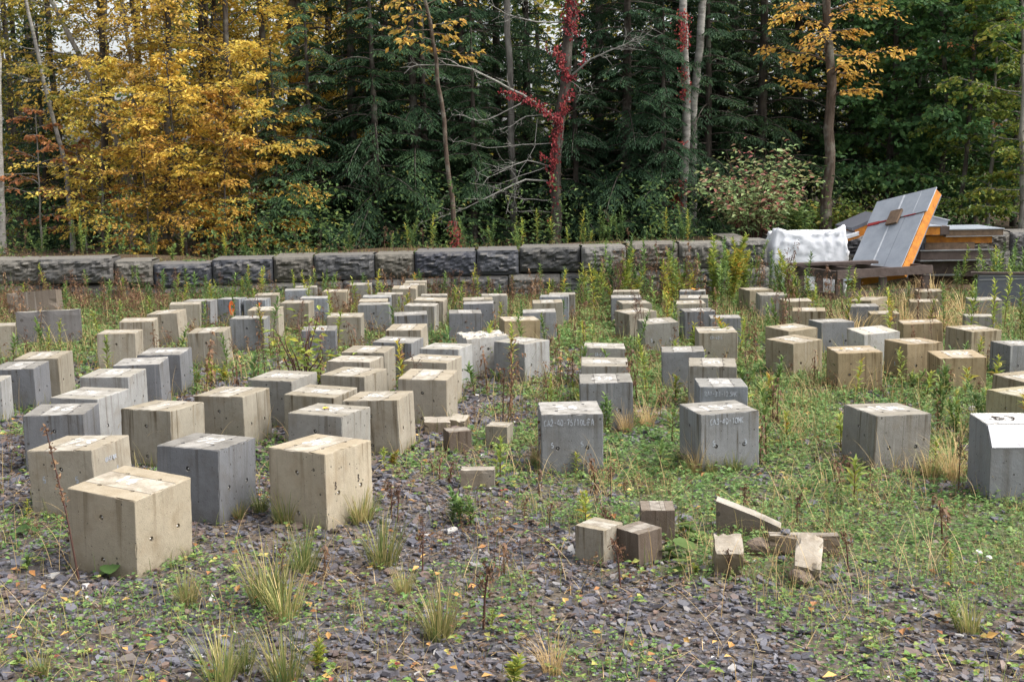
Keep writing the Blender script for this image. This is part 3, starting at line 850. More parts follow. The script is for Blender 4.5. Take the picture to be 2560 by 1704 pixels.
    ('D27', -2.872, 16.180, -0.043, -0.005, 0.009, 0.002, 0.384, 0.38, 'O', '23', 'cube with bright right side above the yellow-leaved shrub'),
    ('D28', -2.749, 16.892, 0.085, -0.028, 0.022, 0.001, 0.382, 0.38, 'B', '', 'gray cube behind the shrub with a thin cream edge'),
    ('D29', -2.642, 18.223, -0.005, 0.003, 0.018, -0.010, 0.359, 0.38, 'Y', '22', 'yellowish cube overgrown with russet weeds near the wall'),
    ('D30', -2.443, 19.647, 0.050, 0.004, 0.009, -0.013, 0.353, 0.38, 'S', '', 'gray cube standing right against the stone wall on the left'),
    ('D31', -3.242, 19.151, 0.134, -0.008, 0.009, -0.020, 0.339, 0.38, 'S', '', 'low gray cube top sunk in weeds by the wall'),
    ('D32', -3.289, 18.538, 0.144, -0.010, 0.003, -0.018, 0.342, 0.38, 'B', '', 'pale bluish cube hidden by russet weeds by the wall'),
    ('D33', -3.574, 17.734, 0.101, 0.001, -0.003, -0.022, 0.335, 0.38, 'O', '', 'small-looking cube behind red stems near the wall on the left'),
    ('D34', -3.098, 15.207, 0.014, 0.007, 0.008, 0.002, 0.385, 0.38, 'T', '21', 'yellow-tan cube with bright right side left of the yellow-leaved shrub'),
    ('D35', -3.051, 14.039, 0.016, -0.027, 0.018, 0.007, 0.396, 0.38, 'G', '20', 'gray cube with two pits on its front beside the gravel patch'),
    ('A1', -4.224, 9.616, 0.134, -0.011, 0.006, -0.040, 0.301, 0.38, 'L', '', 'light gray cube cut off by the left edge of the picture'),
    ('A2', -4.176, 10.177, 0.022, 0.022, -0.004, -0.009, 0.362, 0.38, 'K', '9', 'dark charcoal cube with white 9 at the left edge'),
    ('A3', -4.191, 10.744, 0.015, 0.022, -0.010, 0.004, 0.389, 0.38, 'O', '11', 'gray cube with white 11 and a shadowed front, behind the charcoal one'),
    ('A5', -3.206, 9.624, -0.059, 0.007, 0.006, 0.007, 0.396, 0.38, 'L', '70', 'light gray cube with white 70 and an orange fleck'),
    ('A6', -3.194, 10.331, 0.082, 0.005, -0.009, 0.004, 0.389, 0.38, 'K', '8', 'dark gray narrow-fronted cube right of the one numbered 70'),
    ('A7', -3.180, 11.006, -0.019, 0.023, -0.005, 0.004, 0.390, 0.38, 'K', '89', 'dark gray cube with white 89 behind the narrow-fronted one'),
    ('A10', -4.100, 12.592, 0.096, -0.023, 0.018, 0.004, 0.389, 0.38, 'T', '2', 'tan cube with fern-like weeds before its face, left side'),
    ('A11', -4.288, 13.862, 0.151, 0.005, 0.018, -0.001, 0.378, 0.38, 'T', '3', 'streaked tan cube just behind the one with fern-like weeds'),
    ('A12', -4.230, 14.835, -0.045, 0.010, -0.044, -0.003, 0.373, 0.38, 'T', '4', 'tan cube leaning to the right with a sunlit peeling side'),
    ('A13', -3.200, 12.764, 0.020, 0.015, -0.027, 0.003, 0.383, 0.38, 'O', '5', 'gray streaked cube with pale top in front of the gravel patch'),
    ('A14', -4.301, 15.933, 0.202, -0.014, 0.022, 0.004, 0.389, 0.38, 'O', '', 'beige-gray cube behind the leaning peeling one'),
    ('A15', -4.247, 16.476, -0.025, -0.031, 0.009, -0.003, 0.375, 0.38, 'G', '', 'gray cube with bright yellow-white right side near the wall'),
    ('A16', -3.939, 17.042, -0.141, -0.025, -0.001, -0.026, 0.327, 0.38, 'B', '', 'bluish cube sprayed with orange paint near the wall'),
    ('A17', -3.587, 17.047, -0.045, -0.009, 0.008, -0.036, 0.308, 0.38, 'B', '', 'second bluish cube with an orange spray fleck near the wall'),
    ('A18', -5.688, 13.309, 0.381, -0.026, 0.031, 0.001, 0.381, 0.38, 'O', '', 'tan-gray cube cut by the left edge beside the big dark slab'),
    ('E1', 4.152, 11.196, -0.058, 0.014, -0.027, -0.049, 0.420, 0.38, 'N', '102', 'yellow-brown cube with white 102 on top'),
    ('E2', 3.211, 11.253, -0.003, -0.004, -0.018, -0.013, 0.413, 0.38, 'N', '92', 'brown cube left of the one numbered 102 with a leaf on top'),
    ('E3', 2.830, 12.054, 0.539, 0.015, -0.033, -0.011, 0.392, 0.38, 'O', '91', 'gray-brown cube standing cornerwise, front left of the right-hand field'),
    ('E4', 3.926, 11.744, 0.265, -0.014, 0.006, 0.008, 0.397, 0.38, 'N', '19', 'yellow-brown cube with white 19 behind and between the two brown ones'),
    ('E5', 3.820, 12.708, 0.182, 0.036, -0.042, 0.010, 0.402, 0.38, 'P', '93', 'cube with a bright white top turned cornerwise behind the brown ones'),
    ('E6', 3.022, 13.001, 0.446, 0.017, -0.021, 0.007, 0.395, 0.38, 'O', '94', 'streaked cube just behind the front cornerwise gray-brown one'),
    ('E7', 3.635, 13.690, 0.135, -0.030, -0.001, 0.004, 0.389, 0.38, 'G', '95', 'gray cube with faint white daub right of the streaked cornerwise one'),
    ('E8', 4.932, 12.861, 0.367, 0.021, 0.018, 0.010, 0.402, 0.38, 'O', '101', 'streaked brown cube with reddish-white daub, behind the one numbered 102'),
    ('E9', 4.950, 11.795, 0.188, -0.007, 0.014, -0.019, 0.340, 0.38, 'G', '103', 'gray cube at the right edge, right of the one numbered 102'),
    ('E10', 4.098, 9.572, 0.405, 0.049, 0.005, -0.016, 0.346, 0.38, 'O', '104', 'beige cube cut by the right edge behind the olive one'),
    ('E11', 3.737, 8.683, 0.400, -0.004, 0.015, 0.004, 0.388, 0.38, 'V', '105', 'olive cube cut by the right edge of the picture'),
    ('E12', 4.575, 13.465, -0.170, -0.025, -0.043, 0.018, 0.421, 0.38, 'N', '96', 'tan cube under dry straw-coloured grass in the right-hand field'),
    ('E13', 4.604, 14.899, -0.183, -0.016, -0.023, -0.018, 0.343, 0.38, 'O', '', 'cube almost buried in straw grass, left of the tan one'),
    ('E14', 5.666, 14.611, -0.239, -0.021, -0.011, -0.026, 0.327, 0.38, 'S', '', 'low gray cube in straw grass on the far right'),
    ('E15', 6.468, 16.514, -0.209, -0.000, -0.029, 0.013, 0.410, 0.38, 'S', '', 'gray cube by the dark panel at the far right edge'),
    ('E16', 5.616, 16.418, -0.261, -0.011, -0.016, -0.003, 0.374, 0.38, 'O', '', 'cube top showing through the tallest straw grass'),
    ('E17', 6.319, 18.263, -0.147, 0.005, -0.033, -0.009, 0.360, 0.38, 'O', '', 'rear cube beside the timber frame in straw grass'),
    ('E18', 4.932, 16.655, -0.885, 0.067, -0.075, 0.001, 0.382, 0.38, 'O', '', 'tilted cube with one corner raised in front of the timber frame'),
    ('E19', 4.564, 15.677, -0.176, -0.018, -0.024, -0.001, 0.377, 0.38, 'G', '', 'low gray cube just before the tilted one'),
    ('E20', 3.886, 16.437, -0.012, -0.011, -0.005, 0.004, 0.390, 0.38, 'O', '99', 'beige cube behind dry stalks, left of the tilted one'),
    ('E21', 3.706, 15.023, -0.230, -0.003, -0.006, 0.008, 0.397, 0.38, 'T', '98', 'pale-topped cube with dry stalks before its face'),
    ('E23', 3.744, 17.311, -0.061, -0.008, 0.002, 0.015, 0.413, 0.38, 'S', '', "gray-white cube left of the timber frame's near leg"),
    ('E24', 3.719, 18.374, 0.254, 0.015, -0.003, 0.005, 0.390, 0.38, 'O', '97', 'rear left cube of the right-hand field near the white sack'),
    ('E25', 2.481, 7.923, 0.252, -0.007, 0.037, 0.013, 0.409, 0.38, 'S', '106', 'large gray cube with white daub alone in the right grass'),
    ('S1', 0.419, 5.870, 0.893, -0.001, -0.009, -0.023, 0.172, 0.20, 'T', '', 'small tan cube, left one of three at the front right'),
    ('S2', 0.615, 5.833, 0.658, -0.013, -0.019, -0.032, 0.162, 0.20, 'R', '', 'small brown cube with rusty drips, nearest of three at the front right'),
    ('S3', 0.750, 6.217, -0.061, 0.008, 0.002, -0.020, 0.176, 0.20, 'R', '', 'small brown cube at the back of the three at the front right'),
    ('S8', -0.397, 8.379, 0.300, -0.020, 0.005, -0.004, 0.165, 0.17, 'R', '', 'small dark brown cube in front of the flat paving stones'),
    ('S9', -0.103, 8.585, -0.263, -0.001, 0.009, -0.006, 0.163, 0.17, 'O', '', 'small beige cube right of the small dark brown one'),
]
POS = {}
for k, (bid, x, y, yaw, tx, ty, dz, w, s, colr, num, lab) in enumerate(BLOCKS):
    R3 = np.array(Matrix.Rotation(yaw, 3, 'Z') @ Matrix.Rotation(tx, 3, 'X') @ Matrix.Rotation(ty, 3, 'Y'))
    z0 = gz(x, y)
    H2 = s + max(dz, -.02) + .04
    top_c = np.array([x, y, s / 2 + dz + z0]) + R3 @ np.array([0, 0, s / 2])
    ctr = top_c - R3 @ np.array([0, 0, H2 / 2])
    small = bid[0] == 'S'
    turned = int(bid[0] in 'CE' and bid not in ('C26',))
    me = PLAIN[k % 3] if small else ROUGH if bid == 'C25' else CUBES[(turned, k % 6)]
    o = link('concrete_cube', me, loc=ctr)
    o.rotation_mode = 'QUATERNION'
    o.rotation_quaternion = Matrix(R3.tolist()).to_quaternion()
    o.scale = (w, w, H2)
    rr = np.random.default_rng(k + 900)
    c = np.array(CC[colr]) * rr.uniform(.92, 1.1) * ((1.05, .98, .84) if bid[0] == 'E' and colr in 'OT' else 1)
    o.color = (*c, 1)
    tag(o, lab, 'concrete cube', 'small loose cubes' if small else 'concrete test cubes set out in rows')
    POS[bid] = top_c
    fz = w / H2
    if not small and y < 11.9:
        turn = bool(turned)
        vis = ['+z', '-y', '+x' if (x < .2 and yaw < .3) or bid in ('C26',) else '-x']
        for f in vis:
            a, b, n = map(np.array, FACES[f])
            hl = PIN_T if f == '+z' else (PIN_V if (f in ('-y',)) != turn else PIN_H)
            for (i, j) in hl:
                p = a * (UL[i] + UL[i + 1]) / 2 + b * (UL[j] + UL[j + 1]) / 2 + n * .5
                st = link('gauge_stud', STUD, o, p)
                st.rotation_mode = 'QUATERNION'
                st.rotation_quaternion = Vector(n.tolist()).to_track_quat('Z', 'Y')
    if num and not small:
        mb = MB()
        big = bid in ('C2', 'B9', 'E1')
        write(mb, num, (rr.uniform(-.05, .05), rr.uniform(-.05, .05), .5035), (1, 0, 0), (0, 1, 0), (0, 0, 1), rr.uniform(.22, .36) if len(num) < 3 else .31, rr.uniform(.04, .06) if not big else .05, k, .09, .85)
        link('painted_number', mb.mesh('painted_number', M['paint']), o)
    if bid in CHALK:
        f, txt, h, zz, sc = CHALK[bid]
        a, b, n = map(np.array, FACES[f])
        mb = MB()
        write(mb, txt, n * .503 + b * zz - a * .05, a, b, n, h * .85, .012, k, .1, .82 * sc)
        link('chalk_code', mb.mesh('chalk_code', M['chalk']), o)
    for (f, txt, u, v) in TICKS.get(bid, []):
        a, b, n = map(np.array, FACES[f])
        mb = MB()
        write(mb, txt, n * .503 + a * u + b * v, a, b, n, .075, .016, k, .08)
        link('chalk_tick', mb.mesh('chalk_tick', M['chalk'] if bid != 'B8' else M['black_ink']), o)
    if bid in ('A16', 'A17'):
        mb = MB()
        n = np.array((0, -1, 0))
        write(mb, '0' if bid == 'A16' else '/', (.2, -.503, .2), (1, 0, 0), (0, 0, 1), n, .38, .1, k, .1)
        link('orange_spray_mark', mb.mesh('orange_spray_mark', M['orange_paint']), o)

# steel-capped block at the right edge: square body, sloping front shoulder, white painted top
def ngon_prism(prof, x0, x1):
    "extrude a y-z outline along x"
    P = np.array(prof, float)
    n = len(P)
    V = np.concatenate([np.c_[np.full(n, x0), P], np.c_[np.full(n, x1), P]])
    q = np.arange(n)
    mb = MB()
    mb.add(V, [np.stack([q, (q + 1) % n, (q + 1) % n + n, q + n], 1), q[::-1].copy(), q + n])
    return mb
pr = gp(2330, 1155)
o = tag(link('shouldered_block', None, loc=(pr[0], pr[1], pr[2] - .02), rot=(0, 0, math.radians(-3))), 'gray block with sloping front shoulder and white painted top, cut by right edge', 'concrete block')
bw, bh = .46, .47
body = link('body', ngon_prism([(-.005, 0), (.4, 0), (.4, bh), (.09, bh), (-.005, bh - .125)], -.14, bw).mesh('body', M['concrete']), o)
body.color = (.17, .175, .18, 1)
link('sloping_face', MB().beam((-.135, .0425 - .004, bh - .0625 + .003), (bw - .005, .0425 - .004, bh - .0625 + .003), .006, .148, up=(0, .6, .8)).mesh('sloping_face', M['metal_edge']), o)
link('white_top', MB().box((-.137, .093, bh + .001), (bw - .004, .397, bh + .006)).mesh('white_top', M['paint']), o)
mb = MB()
write(mb, '83', (.02, .24, bh + .0075), (1, 0, 0), (0, 1, 0), (0, 0, 1), .12, .012, 5, .22)
link('dark_number', mb.mesh('dark_number', M['black_ink']), o)

# ------------------------------------------------------------------ other loose concrete
def chipped_box(w, d, h, seed, cuts=5, amp=.006):
    r = np.random.default_rng(seed)
    bm = bmesh.new()
    bmesh.ops.create_cube(bm, size=1)
    bmesh.ops.scale(bm, vec=(w, d, h), verts=bm.verts)
    bmesh.ops.subdivide_edges(bm, edges=bm.edges, cuts=cuts, use_grid_fill=True)
    for v in bm.verts:
        hd = [abs(abs(c) - s / 2) < 1e-5 for c, s in zip(v.co, (w, d, h))]
        if sum(hd) >= 2:
            e = .001 + amp * 3 * r.random() ** 4
            for k in range(3):
                if hd[k]:
                    v.co[k] -= math.copysign(e * r.uniform(.4, 1), v.co[k])
    me = bpy.data.meshes.new('chipped')
    bm.to_mesh(me)
    bm.free()
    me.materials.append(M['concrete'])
    return me

def loose(name, label, cat, size, loc, rot, col, seed, group=None):
    o = link(name, chipped_box(*size, seed), loc=loc, rot=rot)
    o.color = (col[0] * .48, col[1] * .44, col[2] * .4, 1)
    return tag(o, label, cat, group)

# low flat stones behind the small dark cube, sunk slab right of them
p = gp(1010, 1000)
loose('paving_stone', 'flat brown paving stone at the foot of the tan cube', 'paving stone', (.2, .2, .1), (p[0] - .02, p[1] + .1, p[2] + .05), (.02, .03, .1), (.3, .26, .2), 1)
p = gp(1055, 985)
loose('paving_stone', 'tan paving stone lying right of the brown one', 'paving stone', (.14, .19, .08), (p[0], p[1] + .05, p[2] + .04), (.06, .08, -.2), (.36, .32, .24), 2)
p = gp(1100, 1128)
loose('half_block', 'half-sunk light concrete block beside the dry brown dock stalks', 'concrete block', (.21, .12, .14), (p[0], p[1] + .03, p[2] + .065), (-.05, .01, -.02), (.38, .36, .32), 3)
# big dark slab and the brown slab at the far left
p = gp(104, 798)
o = loose('concrete_slab', 'long dark gray concrete slab standing on edge at the left', 'concrete slab', (.72, .36, .42), (p[0] - .02, p[1] + .24, p[2] + .2), (math.radians(-6), 0, math.radians(17)), (.2, .205, .22), 4)
p = gp(66, 738)
loose('concrete_slab', 'brownish slab leaning behind the long dark slab at the left', 'concrete slab', (.7, .3, .4), (p[0], p[1] + .3, p[2] + .19), (math.radians(-8), math.radians(-4), math.radians(4)), (.25, .22, .19), 5)
# beams and broken pieces front right
pa, pb = gp(1650, 1232), gp(1770, 1275)
mb = MB()
mb.add([[0, 0, 0], [.34, 0, 0], [.34, .1, 0], [0, .1, 0], [0, 0, .19], [.34, 0, .06], [.34, .1, .06], [0, .1, .19], [.2, 0, .12], [.2, .1, .12], [.2, 0, 0], [.2, .1, 0]],
       [np.array([[0, 10, 8, 4], [10, 1, 5, 8], [4, 8, 9, 7], [8, 5, 6, 9], [3, 7, 9, 11], [11, 9, 6, 2], [1, 2, 6, 5], [0, 4, 7, 3]])])
o = link('broken_beam', mb.mesh('broken_beam', M['concrete']), loc=(pa[0], pa[1] + .04, pa[2] - .01), rot=(0, 0, math.radians(-14)))
o.color = (.11, .09, .07, 1)
tag(o, 'broken brown concrete beam sloping down into the rubble', 'concrete beam')
p = gp(1852, 1275)
o = loose('concrete_beam', 'straight brown concrete beam lying crosswise behind the white block', 'concrete beam', (.35, .07, .1), (p[0], p[1] + .03, p[2] + .05), (0, 0, math.radians(-5)), (.28, .235, .185), 7)
p = gp(1680, 1322)
loose('rubble_block', 'small beige block with tilted top at the end of the broken beam', 'concrete block', (.135, .15, .16), (p[0], p[1] + .06, p[2] + .075), (math.radians(24), 0, math.radians(-5)), (.38, .34, .26), 8)
p = gp(1862, 1330)
o = loose('rubble_block', 'whitish rough broken block propped on a slant before the straight beam', 'concrete block', (.125, .19, .1), (p[0], p[1] + .03, p[2] + .1), (math.radians(40), math.radians(6), math.radians(-14)), (.62, .58, .5), 9)
p = gp(1815, 1240)

def stone(name, label, size, loc, seed, col, cat='stone', group=None, mat='chip'):
    r = np.random.default_rng(seed)
    bm = bmesh.new()
    bmesh.ops.create_icosphere(bm, subdivisions=2, radius=.5)
    for v in bm.verts:
        n = 1 + .22 * math.sin(v.co.x * 7 + seed) * math.cos(v.co.y * 6 + seed * 2) + r.uniform(-.06, .06)
        v.co = Vector((v.co.x * size[0], v.co.y * size[1], v.co.z * size[2])) * n
    me = bpy.data.meshes.new(name)
    bm.to_mesh(me)
    bm.free()
    me.materials.append(col)
    return tag(link(name, me, loc=loc, rot=(0, 0, r.uniform(0, 6))), label, cat, group)
STONE_D = m_simple('dark_slate_stone', (.1, .1, .115), .6, .4, 0, .4, 12, .5)
STONE_B = m_simple('brown_rubble', (.16, .12, .09), .8, .3, 0, .5, 14, .8, .02)
STONE_W = m_simple('white_cap', (.85, .84, .8), .6, .3, 0, .15, 20, .3)
bm_top = gp(1852, 1275)
stone('slate_piece', 'dark slate piece resting on the straight brown beam', (.055, .05, .025), (bm_top[0] - .09, bm_top[1] + .03, bm_top[2] + .112), 3, STONE_D)
for i, (px, py, s, lab) in enumerate([(1745, 1268, .13, 'rough brown concrete lump under the broken beam end'), (1800, 1290, .05, 'small slate lump left of the whitish block'), (1842, 1340, .12, 'crumbled lump propping the whitish block'), (1920, 1335, .06, 'pinkish slate lump right of the whitish block')]):
    p = gp(px, py)
    stone('rubble_lump', lab, (s, s, s * .7), (p[0], p[1], p[2] + s * .2), 20 + i, STONE_B if i in (0, 2) else STONE_D)
p = gp(2252, 1285)
stone('mushroom_cap', 'white mushroom-like lump lying in the grass at the right', (.04, .035, .022), (p[0], p[1], p[2] + .035), 4, STONE_W, 'mushroom')
p = gp(2275, 1295)
stone('mushroom_cap', 'smaller white lump touching the mushroom-like lump', (.035, .03, .018), (p[0], p[1], p[2] + .03), 5, STONE_W, 'mushroom')

# ------------------------------------------------------------------ white bulk sack
def make_sack():
    Yb = 22.2
    L, R_ = at(1937, 640, Yb), at(2124, 640, Yb)
    zb = float(terrain_z(6, Yb)) - .05
    ztop = at(2030, 584, Yb)[2]
    w, h, d = R_[0] - L[0], ztop - zb, 1.0
    bm = bmesh.new()
    bmesh.ops.create_cube(bm, size=1)
    bmesh.ops.subdivide_edges(bm, edges=bm.edges, cuts=26, use_grid_fill=True)
    for v in bm.verts:
        x, y, z = v.co.x * 2, v.co.y * 2, v.co.z * 2     # -1..1
        # rounded-square plan, belly in the middle, corner ears at the top
        rr = max(abs(x), abs(y))
        rad = math.hypot(x, y) + 1e-9
        f = (1 - .16 * (rr > .02) * (rad / (rr + 1e-9) - 1))
        belly = 1 + .05 * math.cos(z * 1.5) - .04 * (z > .85)
        X, Y = x * f * belly, y * f * belly
        n = float(vnoise(x * 3 + z * .6 + y * 2, z * 1.2 + 5 + y, .5, 31)) - .5
        n2 = float(vnoise(x * 6 + y * 5, z * 2.5 + y, .35, 32)) - .5
        n3 = float(vnoise(x * 5 - z * 3 + y, z * 5 + x * 2, .22, 33)) - .5
        fold = .08 * n + .08 * n2 - .13 * abs(n3) + .014 * math.sin(x * 11 + z * 1.5 + 3 * n) * sstep(-.6, .9, z)
        if rr > .95:
            if abs(x) > abs(y):
                X += math.copysign(fold * .7, x)
            else:
                Y += math.copysign(fold, y)
        Z = z
        if z > .75:
            ear = max(0, abs(x) - .45) * max(0, abs(y) - .3)
            Z += .42 * ear * (y < 0) * (z - .75) * 4 * (1 + 2 * n) + .05 * n * (z > .9) + .03 * n2
            Z += .06 * (1 - rr) * (z > .98)
        v.co = Vector((X * w / 2, Y * d / 2, Z * h / 2 + h / 2))
    me = bpy.data.meshes.new('sack')
    bm.to_mesh(me)
    bm.free()
    for p_ in me.polygons:
        p_.use_smooth = True
    me.materials.append(M['bag'])
    o = tag(link('bulk_sack', me, loc=((L[0] + R_[0]) / 2, Yb + d / 2, zb), rot=(0, 0, math.radians(-4))), 'white woven bulk sack standing in front of the wall beside the timber frame', 'sack')
    for sx, sy in ((-.3, -.42), (.28, -.42)):
        mb = MB()
        c = np.array([sx * w, sy * d, h * 1.0])
        th = np.linspace(0, np.pi, 9)
        P = c + np.stack([.12 * np.cos(th), 0 * th, .06 * np.sin(th) - .02], 1)
        a, b = P - [0, .03, 0], P + [0, .03, .01]
        q = np.arange(8)
        mb.add(np.concatenate([a, b]), np.stack([q, q + 1, q + 10, q + 9], 1))
        link('lifting_loop', mb.mesh('lifting_loop', M['bag'], True), o)
make_sack()

# ------------------------------------------------------------------ timber frame (old table without its top)
def frame():
    Y0, Y1 = 20.0, 21.3
    zt = at(2080, 687, Y0)[2]
    zg = float(terrain_z(7, 20.5)) - .06
    FLc = np.array([at(2092, 690, Y0)[0], Y0 - .0, zt])        # near corner
    FR = np.array([at(2325, 668, Y0 + .35)[0], Y0 + .45, zt + .02])
    BL = np.array([at(1990, 660, Y1 - .2)[0], Y1 - .25, zt + .0])
    BR = BL + (FR - FLc)
    o = tag(link('timber_frame', None, loc=(*((FLc + BR) / 2)[:2], zg)), 'dark weathered timber frame of an old table without its top', 'timber frame')
    org = np.array(o.location)
    def part(n, mb, m='wood_dark'):
        for i in range(len(mb.v)):
            mb.v[i] = mb.v[i] - org
        return link(n, mb.mesh(n, M[m]), o)
    def leg(c):
        part('leg', MB().box((c[0] - .055, c[1] - .055, zg - .05), (c[0] + .055, c[1] + .055, zt - .08)))
    part('rail', MB().beam(FLc, FR + [.08, .03, 0], .05, .14))
    part('rail', MB().beam(BL + [-.02, 0, -.01], FLc + [0, .03, -.01], .05, .14))
    part('rail', MB().beam(BL, BR, .05, .14))
    part('rail', MB().beam(BR, FR, .05, .14))
    part('top_plank', MB().beam(BL + [-.12, -.05, .095], BR + [-.25, -.35, .085], .22, .045))
    for t in (.35, .68):
        part('cross_slat', MB().beam(BL + (BR - BL) * t + [0, 0, .0], FLc + (FR - FLc) * t + [0, .03, 0], .045, .09))
    for c in (FLc + [.06, .08, 0], FR + [-.02, .06, 0], BL + [.06, -.06, 0], BR + [-.06, -.06, 0], FLc + (FR - FLc) * .52 + [0, .09, 0], BL + (FLc - BL) * .45 + [.09, 0, 0], FLc + [.42, .3, 0]):
        leg(c)
    part('stretcher', MB().beam(BL + [.06, -.06, -.38], FLc + [.06, .08, -.38], .04, .1))
    part('stretcher', MB().beam(FLc + [.06, .08, -.36], FR + [-.02, .06, -.36], .04, .1))
frame()

# ------------------------------------------------------------------ insulated panels and lumber pile
def slab_obj(name, label, org, ex, ey, th, sheet_parts, cat='panel', core='foam', group=None):
    "a sandwich panel: origin corner, two edge vectors, thickness along -normal; returns the empty and its frame"
    org, ex, ey = map(lambda q: np.array(q, float), (org, ex, ey))
    w, l = np.linalg.norm(ex), np.linalg.norm(ey)
    a = ex / w
    b = ey - a * (ey @ a)
    b /= np.linalg.norm(b)
    n = np.cross(a, b)
    Mx = Matrix(((a[0], b[0], n[0], org[0]), (a[1], b[1], n[1], org[1]), (a[2], b[2], n[2], org[2]), (0, 0, 0, 1)))
    o = link(name, None)
    o.matrix_world = Mx
    tag(o, label, cat, group)
    link('foam_core', MB().box((0, 0, -th), (w, l, 0)).mesh('foam_core', M[core]), o)
    for nm, (x0, y0, x1, y1, z0, z1), m in sheet_parts:
        link(nm, MB().box((x0 * w, y0 * l, z0), (x1 * w, y1 * l, z1)).mesh(nm, M[m]), o)
    return o, w, l

TL, TR_ = at(2202, 505, 22.6), at(2343, 470, 21.6)
BRp = at(2262, 655, 20.75)
exv, eyv = TR_ - TL, BRp - TR_
eyv = eyv * 1.12
orgp = TL + eyv
o, w, l = slab_obj('leaning_insulation_slab', 'gray-faced insulated panel with orange foam edges leaning on the pile', orgp, exv, -eyv, .17,
    [('face_sheet', (-.01, -.0, .985, .695, .002, .016), 'sheet'), ('face_sheet', (-.03, .705, 1.03, 1.0, .012, .03), 'sheet'),
     ('torn_tape', (-.01, .68, .2, .712, .0175, .034), 'tape'), ('torn_tape', (.18, .69, .4, .705, .0175, .033), 'tape'), ('torn_tape', (.64, .697, .84, .706, .0175, .032), 'tape'),
     ('pale_seam', (.40, .02, .425, .66, .0165, .021), 'sheet_light'), ('pale_seam', (.46, .74, .49, .99, .0305, .035), 'sheet_light'),
     ('seam', (.66, .02, .664, .68, .0165, .018), 'slab'), ('pale_seam', (.78, .72, .787, .99, .0305, .032), 'sheet_light'), ('back_sheet', (0, 0, 1, 1, -.19, -.171), 'slab')])
link('board', MB().box((.38 * w, .62 * l, .036), (.58 * w, .79 * l, .075)).mesh('board', M['wood_brown']), o)

def pile_piece(name, label, px0, py0, px1, py1, Y, depth, core, parts=(), tilt=0.0, cat='panel', roll=0.0):
    a, b = at(px0, py0, Y), at(px1, py1, Y)
    x0, x1, z1, z0 = a[0], b[0], a[2], b[2]
    o = link(name, None, loc=((x0 + x1) / 2, Y, z0), rot=(0, roll, tilt))
    tag(o, label, cat, 'panels and boards piled beside the wall')
    W, Hh = x1 - x0, z1 - z0
    link('core', MB().box((-W / 2, 0, 0), (W / 2, depth, Hh)).mesh('core', M[core]), o)
    for nm, m, q in parts:
        link(nm, MB().box(*q(W, Hh, depth)).mesh(nm, M[m]), o)
    return o
topsheet = lambda m: ('top_sheet', m, lambda W, H, d: ((-W / 2 - .02, -.02, H + .001), (W / 2 + .02, d, H + .016)))
lower = lambda m: ('edge_strip', m, lambda W, H, d: ((-W / 2 - .01, -.012, -.014), (W / 2 + .03, d * .9, -.001)))
pile_piece('insulation_slab', 'flat gray-topped panel with dark wood edge on top of the pile', 2366, 575, 2508, 588, 22.6, 1.3, 'wood_brown', [topsheet('sheet'), lower('metal_edge')])
pile_piece('insulation_slab', 'short panel with orange foam end tucked behind the leaning panel', 2300, 567, 2350, 587, 22.4, 1.4, 'foam', [topsheet('sheet'), ('end_cap', 'wood_dark', lambda W, H, d: ((W / 2 + .002, -.005, 0), (W / 2 + .17, .3, H)))])
pile_piece('insulation_slab', 'long orange foam edge of the second panel in the pile', 2315, 590, 2480, 607, 22.7, 1.2, 'foam', [('top_sheet', 'wood_dark', lambda W, H, d: ((-W / 2 - .03, -.01, H + .001), (W / 2 + .06, d, H + .012))), ('end_post', 'slab', lambda W, H, d: ((-W / 2 - .07, -.02, -.12), (-W / 2 - .003, .1, H * .9)))])
pile_piece('lumber_stack', 'wide brown board under the long orange foam edge', 2313, 607.5, 2436, 626, 22.65, .9, 'wood_brown', cat='board')
pile_piece('insulation_slab', 'dark panel with silvery rims low in the pile', 2302, 628, 2480, 647, 22.5, 1.2, 'wood_dark', [('rim', 'metal_edge', lambda W, H, d: ((-W / 2 - .02, -.02, H + .001), (W / 2 + .02, .3, H + .014))), ('rim', 'metal_edge', lambda W, H, d: ((-W / 2 - .02, -.02, -.022), (W / 2 + .02, .3, -.004)))])
pile_piece('lumber_stack', 'dark timber at the bottom of the pile behind the weeds', 2310, 652, 2440, 690, 22.7, 1.0, 'wood_dark', [('rim', 'metal_edge', lambda W, H, d: ((-W / 2, -.02, .02), (W / 2 - .3, -.002, .05)))], cat='board')
pile_piece('insulation_slab', 'sloping panel with orange foam end left of the leaning panel', 2142, 560, 2210, 580, 23.0, 1.2, 'foam', [('top_sheet', 'slab', lambda W, H, d: ((-W / 2 - .03, -.01, H + .001), (W / 2 + .1, d, H + .06))), ('end_cap', 'wood_dark', lambda W, H, d: ((-W / 2 - .03, -.005, 0), (-W / 2 - .002, .3, H)))], roll=math.radians(-23))
pile_piece('insulation_slab', 'pale-topped panel end just right of the white sack', 2105, 588, 2150, 600, 22.9, 1.0, 'foam', [('top_sheet', 'sheet_light', lambda W, H, d: ((-W / 2 - .02, -.01, H + .001), (W / 2 + .02, d, H + .012))), ('front_flap', 'sheet_light', lambda W, H, d: ((-W / 2, -.02, H * .5), (W / 2, -.003, H)))], roll=math.radians(-16))
pile_piece('insulation_slab', 'pale peaked sheet showing behind the right side of the leaning panel', 2316, 545, 2366, 567, 23.2, .7, 'sheet', [topsheet('sheet_light')], roll=math.radians(14))
